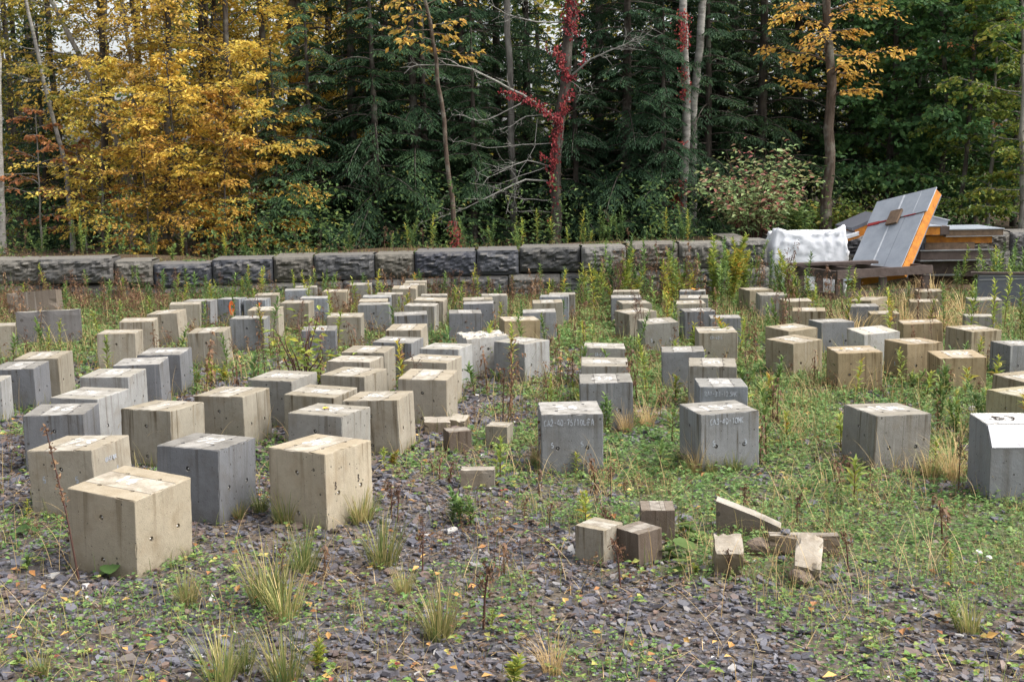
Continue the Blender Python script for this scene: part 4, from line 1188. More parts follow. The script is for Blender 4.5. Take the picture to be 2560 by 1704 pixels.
# dark panel standing on edge at the right
a, b = at(2445, 685, 18.9), at(2640, 690, 18.6)
zg = float(terrain_z(8, 19)) - .1
mb = MB()
dv = b - a
o = tag(link('upright_metal_slab', None, loc=(a[0], a[1], zg), rot=(0, 0, math.atan2(dv[1], dv[0]))), 'dark blue-gray panel standing on edge at the right border', 'panel')
h = a[2] - zg
link('sheet', MB().box((0, 0, 0), (1.6, .06, h)).mesh('sheet', M['slab']), o)
link('rim', MB().box((-.1, -.03, h + .001), (1.6, .08, h + .03)).mesh('rim', M['wood_dark']), o)
link('bead', MB().beam((.02, -.006, h - .09), (1.6, -.006, h - .03), .01, .016).mesh('bead', M['metal_edge']), o)
link('bead', MB().beam((.02, -.006, h - .03), (1.6, -.006, h + -.012), .01, .012).mesh('bead', M['metal_edge']), o)

# ------------------------------------------------------------------ trees
UPV = np.array([0, 0, 1.0])
def rnd_dir(r, n):
    return norm(r.normal(size=(n, 3)))

def polyline(P, n):
    P = np.asarray(P, float)
    d = np.concatenate([[0], np.cumsum(np.linalg.norm(np.diff(P, axis=0), axis=1))])
    t = np.linspace(0, d[-1], n)
    return np.stack([np.interp(t, d, P[:, k]) for k in range(3)], 1)

def spray(mb_leaf, r, P0, dirv, L, n, leaf, droop=.25, flat=.35, wr=.55):
    "one twig's flat fan of leaves"
    t = r.random(n) ** .8
    side = np.cross(dirv, UPV)
    side /= np.linalg.norm(side) + 1e-9
    s = np.where(r.random(n) < .5, -1.0, 1.0)
    C = P0 + dirv * (t * L)[:, None] + side * (s * r.random(n) * L * .28 * (1.1 - t * .6))[:, None] + r.normal(0, .03 * L + .012, (n, 3))
    C[:, 2] -= droop * L * t ** 2
    dr = dirv * .7 + side * (s * .8)[:, None] + r.normal(0, .3, (n, 3)) - UPV * r.uniform(.05, .7, n)[:, None]
    N = UPV + r.normal(0, flat, (n, 3)) + np.array([0, -.35, 0])
    leaves(mb_leaf, C, dr, N, leaf * r.uniform(.65, 1.15, n), wr)

def broadleaf(seed, path, r0, r1, zmin, R, nb, leaf, per=26, subs=7, rise=.35, rlow=.7, wr=.55, flat=.35, span=None, dense_low=1.0, zmax=None):
    "trunk along a path (local), limbs, twigs and leaf sprays; returns trunk, limbs and crown builders"
    r = np.random.default_rng(seed)
    tr, li, cr = MB(), MB(), MB()
    P = polyline(path, 16)
    P[2:-1, :2] += r.normal(0, r0 * .25, (13, 2))
    tr.tube(P, np.linspace(r0, r1, 16) * (1 + .35 * np.exp(-np.arange(16) * 1.6)), 10)
    ztop = zmax or P[-1, 2]
    for k in range(nb):
        u = (k + r.random()) / nb
        z = zmin + (ztop - zmin) * u ** dense_low
        b = np.array([np.interp(z, P[:, 2], P[:, 0]), np.interp(z, P[:, 2], P[:, 1]), z])
        az = k * 2.399 + r.normal(0, .5) if span is None else r.uniform(*span)
        prof = (rlow + (1 - rlow) * math.sin(math.pi * min(1, u * 1.1))) * (1 - .55 * max(0, u - .6) / .4)
        if zmax:
            prof = 1.0
        L = R * prof * r.uniform(.4, 1.15)
        el = r.uniform(-.05, rise) + .25 * u
        d = np.array([math.cos(az) * math.cos(el), math.sin(az) * math.cos(el), math.sin(el)])
        t = np.linspace(0, 1, 6)
        B = b + d * (t * L)[:, None] + np.cumsum(r.normal(0, .03 * L, (6, 3)), 0) * (t > 0)[:, None]
        B[:, 2] -= .12 * L * t ** 2
        li.tube(B, np.linspace(max(.012, r0 * .24 * (1 - .5 * u)), .004, 6), 5, False)
        for s in range(subs):
            tt = .22 + .78 * (s + r.random()) / subs
            p = np.array([np.interp(tt, t, B[:, c]) for c in range(3)])
            a2 = az + (1 if s % 2 else -1) * r.uniform(.35, 1.15) * (1.15 - tt * .6)
            e2 = r.uniform(-.55, .6) if zmax else r.uniform(-.3, .35)
            d2 = np.array([math.cos(a2) * math.cos(e2), math.sin(a2) * math.cos(e2), math.sin(e2)])
            l2 = L * r.uniform(.22, .42) + .12
            li.tube([p, p + d2 * l2 * .5 + UPV * .01, p + d2 * l2 - UPV * .1 * l2], [.006, .004, .002], 3, False)
            spray(cr, r, p, d2, l2, max(3, int(per * r.uniform(.3, 1.5))), leaf, flat=flat, wr=wr)
    return tr, li, cr

def hemlock(seed, H, R, zmin, nb, seglen=.125):
    r = np.random.default_rng(seed)
    nb = int(nb * 1.35)
    tr, li, cr = MB(), MB(), MB()
    P = polyline([(0, 0, -.2), (r.normal(0, .08), r.normal(0, .08), H * .5), (r.normal(0, .1), 0, H)], 14)
    r0 = .05 + H * .009
    tr.tube(P, np.linspace(r0, .02, 14), 9)
    CA, DA, NA, LA = [], [], [], []
    for k in range(nb):
        u = (k + r.random()) / nb
        z = zmin + (H - zmin) * u ** 1.5
        b = np.array([np.interp(z, P[:, 2], P[:, 0]), np.interp(z, P[:, 2], P[:, 1]), z])
        az = k * 2.399 + r.normal(0, .35)
        L = R * (1.0 - .75 * u) * r.uniform(.35, 1.15) * (1 if z > zmin + .8 else .8)
        el = r.uniform(-.15, .45)
        o = np.array([math.cos(az), math.sin(az), 0])
        s = np.array([-math.sin(az), math.cos(az), 0])
        droop = r.uniform(.15, .6)
        t = np.linspace(0, 1, 7)
        B = b + o * (t * L * math.cos(el))[:, None] + UPV * (t * L * math.sin(el) - droop * L * t ** 2.1)[:, None]
        li.tube(B, np.linspace(.012 + .008 * L, .003, 7), 4, False)
        if r.random() < .1:                       # a dead bough: bare twigs only
            for q in range(5):
                e = B[2 + q] + o * r.uniform(.1, .3) + s * r.normal(0, .25) - UPV * r.uniform(0, .15)
                li.tube([B[2 + q], (B[2 + q] + e) / 2, e], [.006, .004, .002], 3, False)
            continue
        n1 = int(6 + L * 7)
        tt = np.repeat(np.linspace(.12, 1.0, n1), 2) + r.normal(0, .015, 2 * n1)
        sg = np.tile([-1.0, 1.0], n1)
        for q, sd in zip(np.clip(tt, .05, 1), sg):
            if r.random() < .1:
                continue
            p = np.array([np.interp(q, t, B[:, c]) for c in range(3)])
            sl = (.16 + .34 * L * (1 - q) ** .8 * min(1, q * 3)) * r.uniform(.65, 1.15)
            dd = norm(o * .75 + s * sd * r.uniform(.6, 1.1) - UPV * (.12 + droop * q * 1.1) + r.normal(0, .1, 3))
            n2 = max(4, int(sl / .036))
            a = (np.arange(n2) + r.random(n2) * .5) / n2
            base = p + dd * (a * sl)[:, None] - UPV * (.22 * sl * a ** 2)[:, None]
            cs = np.cross(dd, UPV)
            cs /= np.linalg.norm(cs) + 1e-9
            sgn = np.where(np.arange(n2) % 2 == 0, 1.0, -1.0)
            dr = dd + cs * (sgn * r.uniform(.35, .9, n2))[:, None] - UPV * (.15 + .45 * r.random(n2))[:, None]
            CA.append(base)
            DA.append(dr)
            NA.append(UPV + r.normal(0, .3, (n2, 3)) + o * .3)
            LA.append(seglen * r.uniform(.55, 1.1, n2))
    leaves(cr, np.concatenate(CA), np.concatenate(DA), np.concatenate(NA), np.concatenate(LA), .3, .03, .5)
    return tr, li, cr

def plant_tree(name, label, cat, loc, meshes, rotz=0.0, scale=1.0, group=None):
    o = tag(link(name, None, loc=loc, rot=(0, 0, rotz), scale=scale), label, cat, group)
    for nm, me in meshes:
        if me is not None:
            link(nm, me, o)
    return o

def join(a, b):
    for V, F in ((b.v, b.f),):
        for q in F:
            a.f.append(q + a.n)
        a.v += V
        a.n += b.n
    return a

def meshes_of(b, bark, leaf):
    tr, li, cr = b
    return [('trunk', join(tr, li).mesh('trunk', M[bark], True)), ('crown', cr.mesh('crown', M[leaf]))]

def base_at(px, Y):
    x = at(px * D, 560 * D, Y)[0]
    return np.array([x, Y, float(terrain_z(x, Y)) - .05])

TG = 'trees beyond the wall'
# --- hemlocks: four forms, repeated
HEM = [meshes_of(hemlock(401, 11.5, 2.8, .9, 125), 'bark_dark', 'hemlock'),
       meshes_of(hemlock(402, 10.0, 2.4, .5, 110), 'bark_dark', 'hemlock'),
       meshes_of(hemlock(403, 12.5, 3.1, 1.5, 130), 'bark_dark', 'hemlock'),
       meshes_of(hemlock(404, 5.6, 1.9, .2, 75), 'bark_dark', 'hemlock')]
for i, (px, Y, k, sc, rz, lab) in enumerate([
    (718, 27.2, 3, 1.0, .3, 'low dark hemlock at the edge of the yellow trees, left of centre'),
    (815, 28.6, 1, 1.0, 1.2, 'dark hemlock rising above the low one left of centre'),
    (870, 27.3, 3, 1.15, 2.5, 'bushy hemlock over the wall block with white lichen, left of centre'),
    (905, 30.0, 0, 1.0, .1, 'tall hemlock whose bare lower trunk shows left of centre'),
    (965, 28.0, 1, .95, 4.0, 'hemlock with trunk rising above the wall behind tall goldenrod'),
    (1065, 30.5, 2, .95, 5.2, 'hemlock behind the thin rusty-barked tree'),
    (1150, 31.8, 1, 1.1, 3.0, 'hemlock filling the space left of the creeper-covered trunk'),
    (1215, 34.0, 0, 1.0, 2.2, 'deep-set hemlock behind the dead gray branches'),
    (1375, 29.0, 1, 1.05, .9, 'hemlock immediately right of the creeper-covered trunk'),
    (1440, 27.8, 0, .9, 2.9, 'full hemlock reaching down to the wall right of the creeper'),
    (1510, 30.2, 2, 1.0, 4.4, 'tall hemlock between the two creeper-covered trunks'),
    (1625, 28.4, 3, 1.25, 1.9, 'low hemlock draped before the pale birch pair'),
    (1660, 30.5, 0, 1.0, 5.6, 'hemlock just right of the pale birch pair'),
    (1745, 29.5, 1, 1.1, .6, 'hemlock above the red-twigged shrub'),
    (1830, 32.0, 2, 1.0, 3.6, 'hemlock left of the orange-leaved sapling'),
    (1560, 33.5, 2, 1.1, 2.1, 'shadowy hemlock far behind the birch pair'),
    (1960, 35.0, 0, 1.1, 1.1, 'shadowy hemlock behind the orange-leaved sapling'),
    (1000, 34.5, 2, 1.05, .4, 'shadowy hemlock far back above the thin rusty-barked tree'),
    (2110, 36.0, 2, 1.0, 5.0, 'dark hemlock at the back of the green maples'),
    (640, 26.6, 3, .8, 1.5, 'smallest hemlock, pushing its boughs under the yellow leaves'),
    (1330, 27.6, 3, .95, 4.6, 'low hemlock filling the gap behind the creeper-covered trunk'),
    (1090, 27.6, 3, .95, .8, 'low hemlock right of the rusty-barked tree'),
    (1530, 27.0, 3, .9, 3.3, 'low hemlock left of the creeper-dotted birch'),
    (120, 29.5, 3, 1.0, 5.1, 'dark low hemlock behind the copper saplings at the far left'),
    (60, 36.0, 1, 1.0, 2.0, 'dark evergreen low behind the pale birch trunks at the far left')]):
    plant_tree('hemlock_tree', lab, 'tree', base_at(px, Y), HEM[k], rz, sc, TG)

# --- yellow beeches and birches on the left
YEL = []
for i, (H, R, nb, leaf, per, m) in enumerate([(13, 2.2, 46, .1, 27, 'yellow'), (12, 2.1, 42, .1, 27, 'yellow'), (14, 2.3, 46, .095, 26, 'yellowgreen'), (12, 2.1, 42, .105, 25, 'orange')]):
    rr = np.random.default_rng(500 + i)
    YEL.append(meshes_of(broadleaf(510 + i, [(0, 0, -.3), (rr.normal(0, .2), rr.normal(0, .2), H * .4), (rr.normal(0, .5), rr.normal(0, .4), H)], .09, .03, .6, R, nb, leaf, per, 9, .75, flat=.75, zmax=8.5), 'bark_dark', m))
for i, (px, Y, k, sc, rz, lab) in enumerate([
    (250, 28.8, 0, 1.0, .4, 'golden beech behind the left part of the wall, around the leaning trunk'),
    (380, 28.0, 3, .95, 2.0, 'golden-orange beech low over the wall at left'),
    (470, 29.5, 1, 1.0, 3.4, 'yellow beech standing left of the thick dark trunk'),
    (560, 27.8, 0, .95, 5.0, 'bright yellow beech with branches down to the wall, right of the others'),
    (640, 29.5, 1, 1.05, 1.2, 'yellow beech leaning towards the dark hemlocks'),
    (320, 32.0, 3, 1.1, .9, 'orange-yellow tree further back at left, above the leaning trunk'),
    (500, 33.0, 2, 1.1, 2.6, 'greenish-yellow tree deep behind the beeches'),
    (150, 31.5, 2, 1.05, 4.3, 'green-and-yellow birch crown above the pale leaning trunk'),
    (50, 33.0, 2, 1.0, .2, 'green-and-yellow birch at the far upper left with sky gaps'),
    (730, 33.0, 1, 1.1, 4.8, 'yellow tree showing over the left hemlocks'),
    (765, 30.4, 0, 1.15, 2.2, 'golden beech crown reaching over the first hemlocks from behind'),
    (820, 36.5, 2, 1.15, 3.3, 'greenish-yellow tree glimpsed behind the hemlocks left of centre')]):
    plant_tree('yellow_tree', lab, 'tree', base_at(px, Y), YEL[k], rz, sc, TG)
YS = meshes_of(broadleaf(550, [(0, 0, -.2), (.1, 0, 1.6), (.2, .1, 4.2)], .035, .008, .25, 1.35, 32, .1, 18, 7, .5, flat=.7), 'bark_dark', 'yellow')
YS2 = meshes_of(broadleaf(551, [(0, 0, -.2), (-.1, 0, 1.4), (-.1, .1, 3.6)], .03, .008, .2, 1.2, 28, .1, 17, 7, .5, flat=.7), 'bark_dark', 'orange')
for i, (px, Y, sc, rz, lab) in enumerate([(235, 26.4, 1.0, .2, 'yellow sapling low over the wall, leftmost of the small ones'), (345, 25.9, .9, 1.7, 'orange-yellow sapling low over the wall below the leaning trunk'), (430, 26.3, 1.05, 3.1, 'yellow sapling over the wall left of the dark slim trunks'), (515, 25.8, 1.0, 4.2, 'bright sapling hanging over the wall before the dark slim trunks'), (590, 26.5, 1.1, 5.5, 'yellow sapling between the dark slim trunks and the hemlocks'), (665, 27.0, .9, .9, 'small yellow sapling touching the left hemlock')]):
    plant_tree('yellow_sapling', lab, 'tree', base_at(px, Y), (YS, YS2)[i % 2], rz, sc, TG)
cop = meshes_of(broadleaf(530, [(0, 0, -.2), (.05, 0, 1.5), (.1, .1, 3.2)], .03, .008, .5, 1.0, 16, .12, 9, 5, .3), 'bark_grey', 'copper')
plant_tree('copper_sapling', 'copper-leaved sapling at the far left above the wall', 'tree', base_at(95, 27.0), cop, .5, 1.0, TG)
plant_tree('copper_sapling', 'thin copper-leaved sapling right of the far left one', 'tree', base_at(200, 27.6), cop, 2.8, .8, TG)

# --- trees whose trunks the photograph shows one by one: path in photo pixels at a given depth
def trunk_tree(name, label, pts, Y, r0, r1, bark, leaf=None, up=3.0, crown=None, seed=0, extra=None):
    P = [at(x, y, Y) for x, y in pts]           # top first
    P = P[::-1]
    zg = float(terrain_z(P[0][0], Y)) - .15
    d = P[-1] - P[-2]
    P = [np.array([P[0][0] - (P[1][0] - P[0][0]) * .1, Y, zg])] + [p for p in P if p[2] > zg + .1] + [P[-1] + d / np.linalg.norm(d) * up]
    base = P[0].copy()
    loc = np.array(P) - base
    o = tag(link(name, None, loc=base), label, 'tree', TG)
    if crown:
        tr, li, cr = broadleaf(seed, loc, r0, r1, **crown)
        link('trunk', join(tr, li).mesh('trunk', M[bark], True), o)
        link('crown', cr.mesh('crown', M[leaf]), o)
    else:
        tr = MB()
        n = 22
        Q = polyline(loc, n)
        Q[1:-1, :2] += np.random.default_rng(seed).normal(0, r0 * .12, (n - 2, 2))
        tr.tube(Q, np.linspace(r0, r1, n) * (1 + .3 * np.exp(-np.arange(n) * 1.2)), 11)
        link('trunk', tr.mesh('trunk', M[bark], True), o)
    return o, base
c1 = lambda *q: [(x * .421, y * .421) for x, y in q]
c2 = lambda *q: [(800 + x * .421, y * .421) for x, y in q]
c3 = lambda *q: [(1600 + x * .4465, y * .4465) for x, y in q]
lightcrown = dict(zmin=3.4, R=1.7, nb=14, leaf=.1, per=20, subs=6)
trunk_tree('birch_tree', 'pale birch trunk cut by the left edge of the picture', c1((-14, 300), (-4, 900), (14, 1500)), 26.3, .085, .05, 'bark_birch', seed=1)
trunk_tree('birch_tree', 'slender pale birch trunk curving up to the left', c1((228, 340), (290, 620), (370, 900), (410, 1150), (432, 1430)), 27.2, .055, .03, 'bark_birch', 'yellowgreen', 3.0, lightcrown, 2)
trunk_tree('leaning_tree', 'gray trunk leaning strongly to the left among yellow leaves', c1((370, 130), (480, 330), (560, 520), (690, 800), (785, 1180)), 28.3, .075, .04, 'bark_grey', 'yellow', 3.0, dict(lightcrown, zmin=2.6), 3)
trunk_tree('slim_tree', 'straight slim pale trunk amid the yellow crowns', c1((725, 0), (760, 250), (795, 500), (800, 850), (790, 1300)), 29.4, .055, .04, 'bark_grey', 'yellow', 3.0, lightcrown, 4)
trunk_tree('thick_trunk_tree', 'thick dark straight trunk at the border of yellow and dark trees', c1((1748, 0), (1745, 500), (1738, 950), (1735, 1310)), 29.8, .165, .14, 'bark_dark', 'yellow', 4.0, dict(lightcrown, zmin=3.2, nb=12), 5)
trunk_tree('slim_tree', 'dark slim trunk left of the thick dark one', c1((1260, 100), (1240, 700), (1200, 1000), (1165, 1500)), 30.2, .07, .05, 'bark_dark', 'yellow', 3.0, dict(lightcrown, zmin=3), 6)
trunk_tree('slim_tree', 'second dark slim trunk close left of the thick dark one', c1((1560, 80), (1500, 700), (1470, 1000), (1440, 1480)), 30.6, .06, .045, 'bark_dark', 'yellowgreen', 3.0, lightcrown, 7)
trunk_tree('rusty_tree', 'thin rusty-barked tree with big orange leaves and red vine at its foot', c2((640, 60), (690, 330), (700, 500), (735, 700), (740, 850), (790, 1150), (812, 1470)), 25.9, .055, .035, 'bark_brown', 'orange', 1.0, dict(zmin=4.2, R=1.15, nb=16, leaf=.15, per=7, subs=5, rise=.15), 8)
trunk_tree('slim_tree', 'gray mossy trunk ending among the hemlocks left of the creeper', c2((1108, 0), (1115, 200), (1130, 400), (1130, 560), (1150, 1200)), 29.6, .085, .07, 'bark_grey', seed=9)
trunk_tree('dark_trunk_tree', 'dark trunk standing behind the wall left of the rusty-barked tree', c2((610, 500), (620, 800), (598, 1100), (598, 1440)), 28.8, .085, .06, 'bark_dark', seed=10)
birch2, b2base = trunk_tree('birch_tree', 'pale birch trunk dotted with red creeper', c3((245, 60), (250, 300), (262, 560), (250, 900), (238, 1100), (228, 1310)), 27.2, .1, .075, 'bark_birch', seed=11)
trunk_tree('birch_tree', 'whitish birch leaning right behind the creeper-dotted one', c3((352, 0), (335, 250), (305, 520), (295, 900), (292, 1200)), 27.9, .1, .075, 'bark_birch', seed=12)
trunk_tree('dark_trunk_tree', 'dark trunk right of the birch pair', c3((440, 0), (445, 300), (450, 700), (455, 1200)), 31.0, .13, .1, 'bark_dark', seed=13)
trunk_tree('dark_trunk_tree', 'short visible dark trunk left of the orange-leaved sapling', c3((545, 300), (560, 450), (562, 900), (565, 1200)), 32.0, .13, .11, 'bark_dark', seed=14)
trunk_tree('orange_sapling', 'orange-yellow leaved tree with gray mossy trunk behind the white sack', c3((1040, 0), (1060, 300), (1075, 600), (1060, 900), (1040, 1290)), 26.6, .125, .07, 'bark_brown', 'orange', 2.2, dict(zmin=3.1, R=1.75, nb=26, leaf=.12, per=20, subs=6, rise=.35, flat=.6), 15)
trunk_tree('slim_tree', 'thin gray trunk among the green maples at right', c3((1880, 100), (1850, 600), (1820, 900), (1790, 1200)), 28.0, .055, .04, 'bark_dark', 'copper', 2.0, dict(zmin=2.2, R=1.2, nb=10, leaf=.12, per=5, subs=4), 16)

# --- green maples on the right
MAP = [meshes_of(broadleaf(540, [(0, 0, -.3), (.1, 0, 4), (0, .2, 9.5)], .1, .03, .7, 2.4, 52, .15, 26, 8, .45, wr=.85, flat=.6, zmax=7.5), 'bark_dark', 'green'),
       meshes_of(broadleaf(541, [(0, 0, -.3), (-.2, 0, 3), (.2, .1, 8)], .08, .03, .4, 2.1, 48, .15, 26, 8, .45, wr=.85, flat=.6, zmax=7), 'bark_dark', 'green'),
       meshes_of(broadleaf(542, [(0, 0, -.3), (.1, 0, 3), (.3, .1, 7)], .07, .02, .3, 1.7, 40, .12, 24, 8, .35, wr=.75, flat=.5), 'bark_grey', 'limegreen')]
for i, (px, Y, k, sc, rz, lab) in enumerate([
    (2040, 30.0, 0, 1.0, .3, 'green maple just right of the orange-leaved sapling'),
    (2150, 29.0, 1, 1.0, 2.2, 'green maple behind the leaning panel'),
    (2235, 31.5, 0, 1.05, 4.1, 'dark green maple right of the leaning panel'),
    (2090, 33.5, 0, 1.1, 5.5, 'dark green maple further back at right'),
    (2330, 30.0, 1, 1.1, 1.0, 'green maple at the right edge'),
    (2350, 26.8, 2, 1.0, 3.1, 'yellow-green small tree cut by the right edge'),
    (2270, 28.0, 2, .8, .7, 'yellow-green young tree right of the pile'),
    (1985, 33.0, 2, .9, 4.9, 'yellowish young tree low behind the white sack')]):
    plant_tree('maple_tree', lab, 'tree', base_at(px, Y), MAP[k], rz, sc, TG)

# --- creeper-covered tree with its dead branches
def creeper_tree():
    Y = 26.9
    pts = c2((1492, 0), (1480, 200), (1462, 420), (1450, 560), (1425, 700), (1405, 900), (1400, 1100), (1398, 1440))
    o, base = trunk_tree('creeper_covered_tree', 'dark straight trunk with dead gray branches, hung with red creeper', pts, Y, .125, .1, 'bark_dark', seed=20)
    r = np.random.default_rng(77)
    def dead(pp, r0, twigs=6, twl=.35, dy=0.0):
        P = np.array([at(x, y, Y - dy * k / len(pp)) for k, (x, y) in enumerate(c2(*pp))]) - base
        P = polyline(P, 12)
        P[2:] += np.cumsum(r.normal(0, .012, (10, 3)), 0)
        mb = MB()
        mb.tube(P, np.linspace(r0, r0 * .25, 12), 6)
        for k in range(twigs):
            i = r.integers(4, 12)
            d = norm(P[min(i, 11)] - P[i - 2] + r.normal(0, .35, 3) * np.linalg.norm(P[min(i, 11)] - P[i - 2]) * 1.6)
            l = twl * r.uniform(.4, 1.2)
            q = [P[i], P[i] + d * l * .5 + r.normal(0, .03, 3), P[i] + d * l + r.normal(0, .06, 3)]
            mb.tube(q, [r0 * .3, r0 * .22, .003], 4, False)
            for _ in range(3):
                e = q[1] + r.normal(0, .14, 3) * l * 2
                mb.tube([q[1], (q[1] + e) / 2 + r.normal(0, .02, 3), e], [.006, .005, .002], 3, False)
        link('dead_branch', mb.mesh('dead_branch', M['dead'], True), o)
    dead([(1400, 700), (1300, 640), (1190, 560), (1090, 510), (900, 400), (780, 370), (600, 372)], .04, 10, .5, 1.0)
    dead([(1455, 480), (1520, 430), (1600, 350), (1750, 290), (1960, 205)], .025, 16, .5, .8)
    dead([(1350, 1075), (1230, 1068), (1130, 1110), (960, 1185), (800, 1250), (650, 1285)], .024, 12, .45, 1.2)
    dead([(1370, 990), (1230, 945), (1130, 975), (980, 1060)], .02, 10, .45, .9)
    dead([(1370, 985), (1200, 1040), (1000, 1110)], .013, 5, .3, .6)
    dead([(1400, 850), (1200, 860), (1010, 890), (840, 840)], .014, 6, .35, .8)
    dead([(1370, 1190), (1200, 1190), (1090, 1170)], .016, 4, .3, .5)
    dead([(1370, 1260), (1240, 1250), (1110, 1252)], .013, 3, .25, .4)
    dead([(1330, 680), (1230, 690), (1150, 740), (1060, 770)], .014, 6, .3, .7)
    dead([(1200, 610), (1080, 680), (950, 715), (820, 680)], .018, 8, .35, .9)
    dead([(1460, 135), (1300, 130), (1120, 90), (1000, 15)], .02, 6, .45, 1.0)
    dead([(1440, 60), (1330, 40), (1200, -40)], .016, 5, .4, .8)
    dead([(1290, 700), (1280, 850), (1180, 1000), (1120, 1180), (1100, 1260)], .009, 5, .25, .9)
    dead([(1470, 470), (1540, 520), (1600, 540)], .012, 4, .3, .5)
    # red creeper up the trunk and out along the biggest dead branch
    mb, st = MB(), MB()
    def cluster(pp, wd, n, Yo=.14):
        wd, n = wd * .8, int(n * .62)
        P = polyline([at(x, y, Y - Yo) for x, y in c2(*pp)], 60)
        k = r.integers(0, 60, n)
        w = wd * .421 * Y / FPX * .5
        C = P[k] + np.stack([r.normal(0, w * .6, n), r.normal(0, .07, n), r.normal(0, .05, n)], 1)
        dr = np.stack([r.normal(0, .6, n), -.5 + r.normal(0, .4, n), -1 + r.normal(0, .4, n)], 1)
        N = np.stack([r.normal(0, .35, n), -1 + r.normal(0, .3, n), .6 + r.normal(0, .3, n)], 1)
        leaves(mb, C, dr, N, r.uniform(.05, .1, n), .6)
        st.tube(P[::6] + [0, .03, 0], .01, 4, False)
    cluster([(1492, -60), (1492, 60), (1490, 200)], 95, 420)
    cluster([(1400, 280), (1440, 380), (1480, 470)], 75, 260)
    cluster([(1470, 470), (1520, 430), (1570, 370), (1575, 230)], 28, 60)
    cluster([(1480, 540), (1450, 600), (1430, 690)], 75, 230)
    cluster([(1430, 690), (1400, 800), (1385, 920), (1380, 1000)], 70, 380)
    cluster([(1390, 1020), (1370, 1060), (1390, 1110)], 60, 90)
    cluster([(1300, 920), (1340, 930)], 30, 25)
    cluster([(1340, 262), (1352, 292)], 16, 10)
    cluster([(1400, 1150), (1370, 1300)], 50, 14)
    cluster([(1085, 540), (1180, 570), (1290, 610), (1340, 660), (1420, 700)], 55, 330, .3)
    mbo = tag(link('red_creeper', None, loc=base), 'crimson creeper climbing the straight trunk and its left branch', 'creeper')
    for b, n, m in ((mb, 'leaves', 'red'), (st, 'stem', 'stem_red')):
        for i in range(len(b.v)):
            b.v[i] = b.v[i] - base
        link(n, b.mesh(n, M[m]), mbo)
    # red creeper patches on the birch, and at the foot of the rusty tree
    mb = MB()
    def cl3(conv, pp, Yc, wd, n, sc):
        P = polyline([at(x, y, Yc) for x, y in conv(*pp)], 40)
        k = r.integers(0, 40, n)
        C = P[k] + np.stack([r.normal(0, wd, n), r.normal(0, .05, n), r.normal(0, .05, n)], 1)
        leaves(mb, C, np.stack([r.normal(0, .6, n), -.5 + r.normal(0, .4, n), -1 + r.normal(0, .4, n)], 1), np.stack([r.normal(0, .35, n), -1 + r.normal(0, .3, n), .6 + r.normal(0, .3, n)], 1), r.uniform(.045, .085, n), .6)
    cl3(c3, [(245, 70), (245, 260)], 27.05, .08, 200, 1)
    cl3(c3, [(240, 380), (250, 560)], 27.05, .06, 90, 1)
    cl3(c3, [(215, 1010), (205, 1120), (190, 1260)], 27.0, .09, 170, 1)
    cl3(c3, [(240, 780), (235, 830)], 27.0, .04, 20, 1)
    for i in range(len(mb.v)):
        mb.v[i] = mb.v[i] - b2base
    tag(link('red_creeper', mb.mesh('creeper', M['red']), loc=b2base), 'red creeper patches on the pale birch trunk', 'creeper')
    mb = MB()
    cl3(c2, [(800, 1330), (812, 1400), (806, 1465)], 25.7, .06, 110, 1)
    bb = np.array([at(1140, 600, 25.7)[0], 25.7, .2])
    for i in range(len(mb.v)):
        mb.v[i] = mb.v[i] - bb
    tag(link('red_creeper', mb.mesh('creeper', M['red']), loc=bb), 'small red creeper at the foot of the rusty-barked tree', 'creeper')
creeper_tree()

# --- dogwood shrub by the wall
def shrub(name, label, loc, seed, H, R, stems, leaf, per, mat, stemmat, wr=.5, lean=None, cat='shrub'):
    r = np.random.default_rng(seed)
    st, lf = MB(), MB()
    for k in range(stems):
        az = r.uniform(0, 2 * np.pi)
        rr = R * math.sqrt(r.random())
        h = H * r.uniform(.6, 1.05) * (1 - .35 * (rr / R) ** 2)
        tip = np.array([math.cos(az) * rr, math.sin(az) * rr * .8, h])
        P = np.array([[tip[0] * .12, tip[1] * .12, -.03], tip * [.4, .4, .5], tip * [.75, .75, .82], tip])
        P[1:3] += r.normal(0, .03 * H, (2, 3))
        st.tube(P, [.009, .007, .005, .002], 5, False)
        Q = polyline(P, 30)
        i = r.integers(8, 30, per)
        d = np.stack([np.cos(t_ := r.uniform(0, 6.28, per)), np.sin(t_), r.uniform(-.5, .5, per)], 1)
        off = d * r.uniform(.0, .16 * H / 1.5, per)[:, None]
        leaves(lf, Q[i] + off, d - UPV * .3 + (Q[29] - Q[20]) / (np.linalg.norm(Q[29] - Q[20]) + 1e-9) * .4, UPV + r.normal(0, .45, (per, 3)) + [0, -.3, 0], leaf * r.uniform(.6, 1.15, per), wr)
    o = tag(link(name, None, loc=loc), label, cat)
    link('stems', st.mesh('stems', M[stemmat], True), o)
    link('leaves', lf.mesh('leaves', M[mat]), o)
    return o
b = base_at(1735, 25.2)
shrub('dogwood_shrub', 'red-twigged shrub with green and reddish leaves over the wall, left of the sack', b + [0, 0, -.1], 61, 2.25, 1.4, 64, .14, 34, 'shrub_leaf', 'stem_red')
b = base_at(1840, 25.3)
shrub('leafy_shrub', 'glossy green shrub just left of the white sack', b, 62, .95, .45, 18, .12, 24, 'weed_green', 'stem_green', .55)
b = base_at(1960, 26.6)
shrub('yellow_shrub', 'low yellow-leaved undergrowth bush right of the orange-leaved tree trunk', b, 63, 1.0, .7, 24, .1, 26, 'limegreen', 'stem_brown', .8)
b = base_at(1885, 26.9)
shrub('yellow_shrub', 'low yellow-leaved bush left of the orange-leaved tree trunk', b, 64, .9, .5, 16, .1, 24, 'limegreen', 'stem_brown', .8)

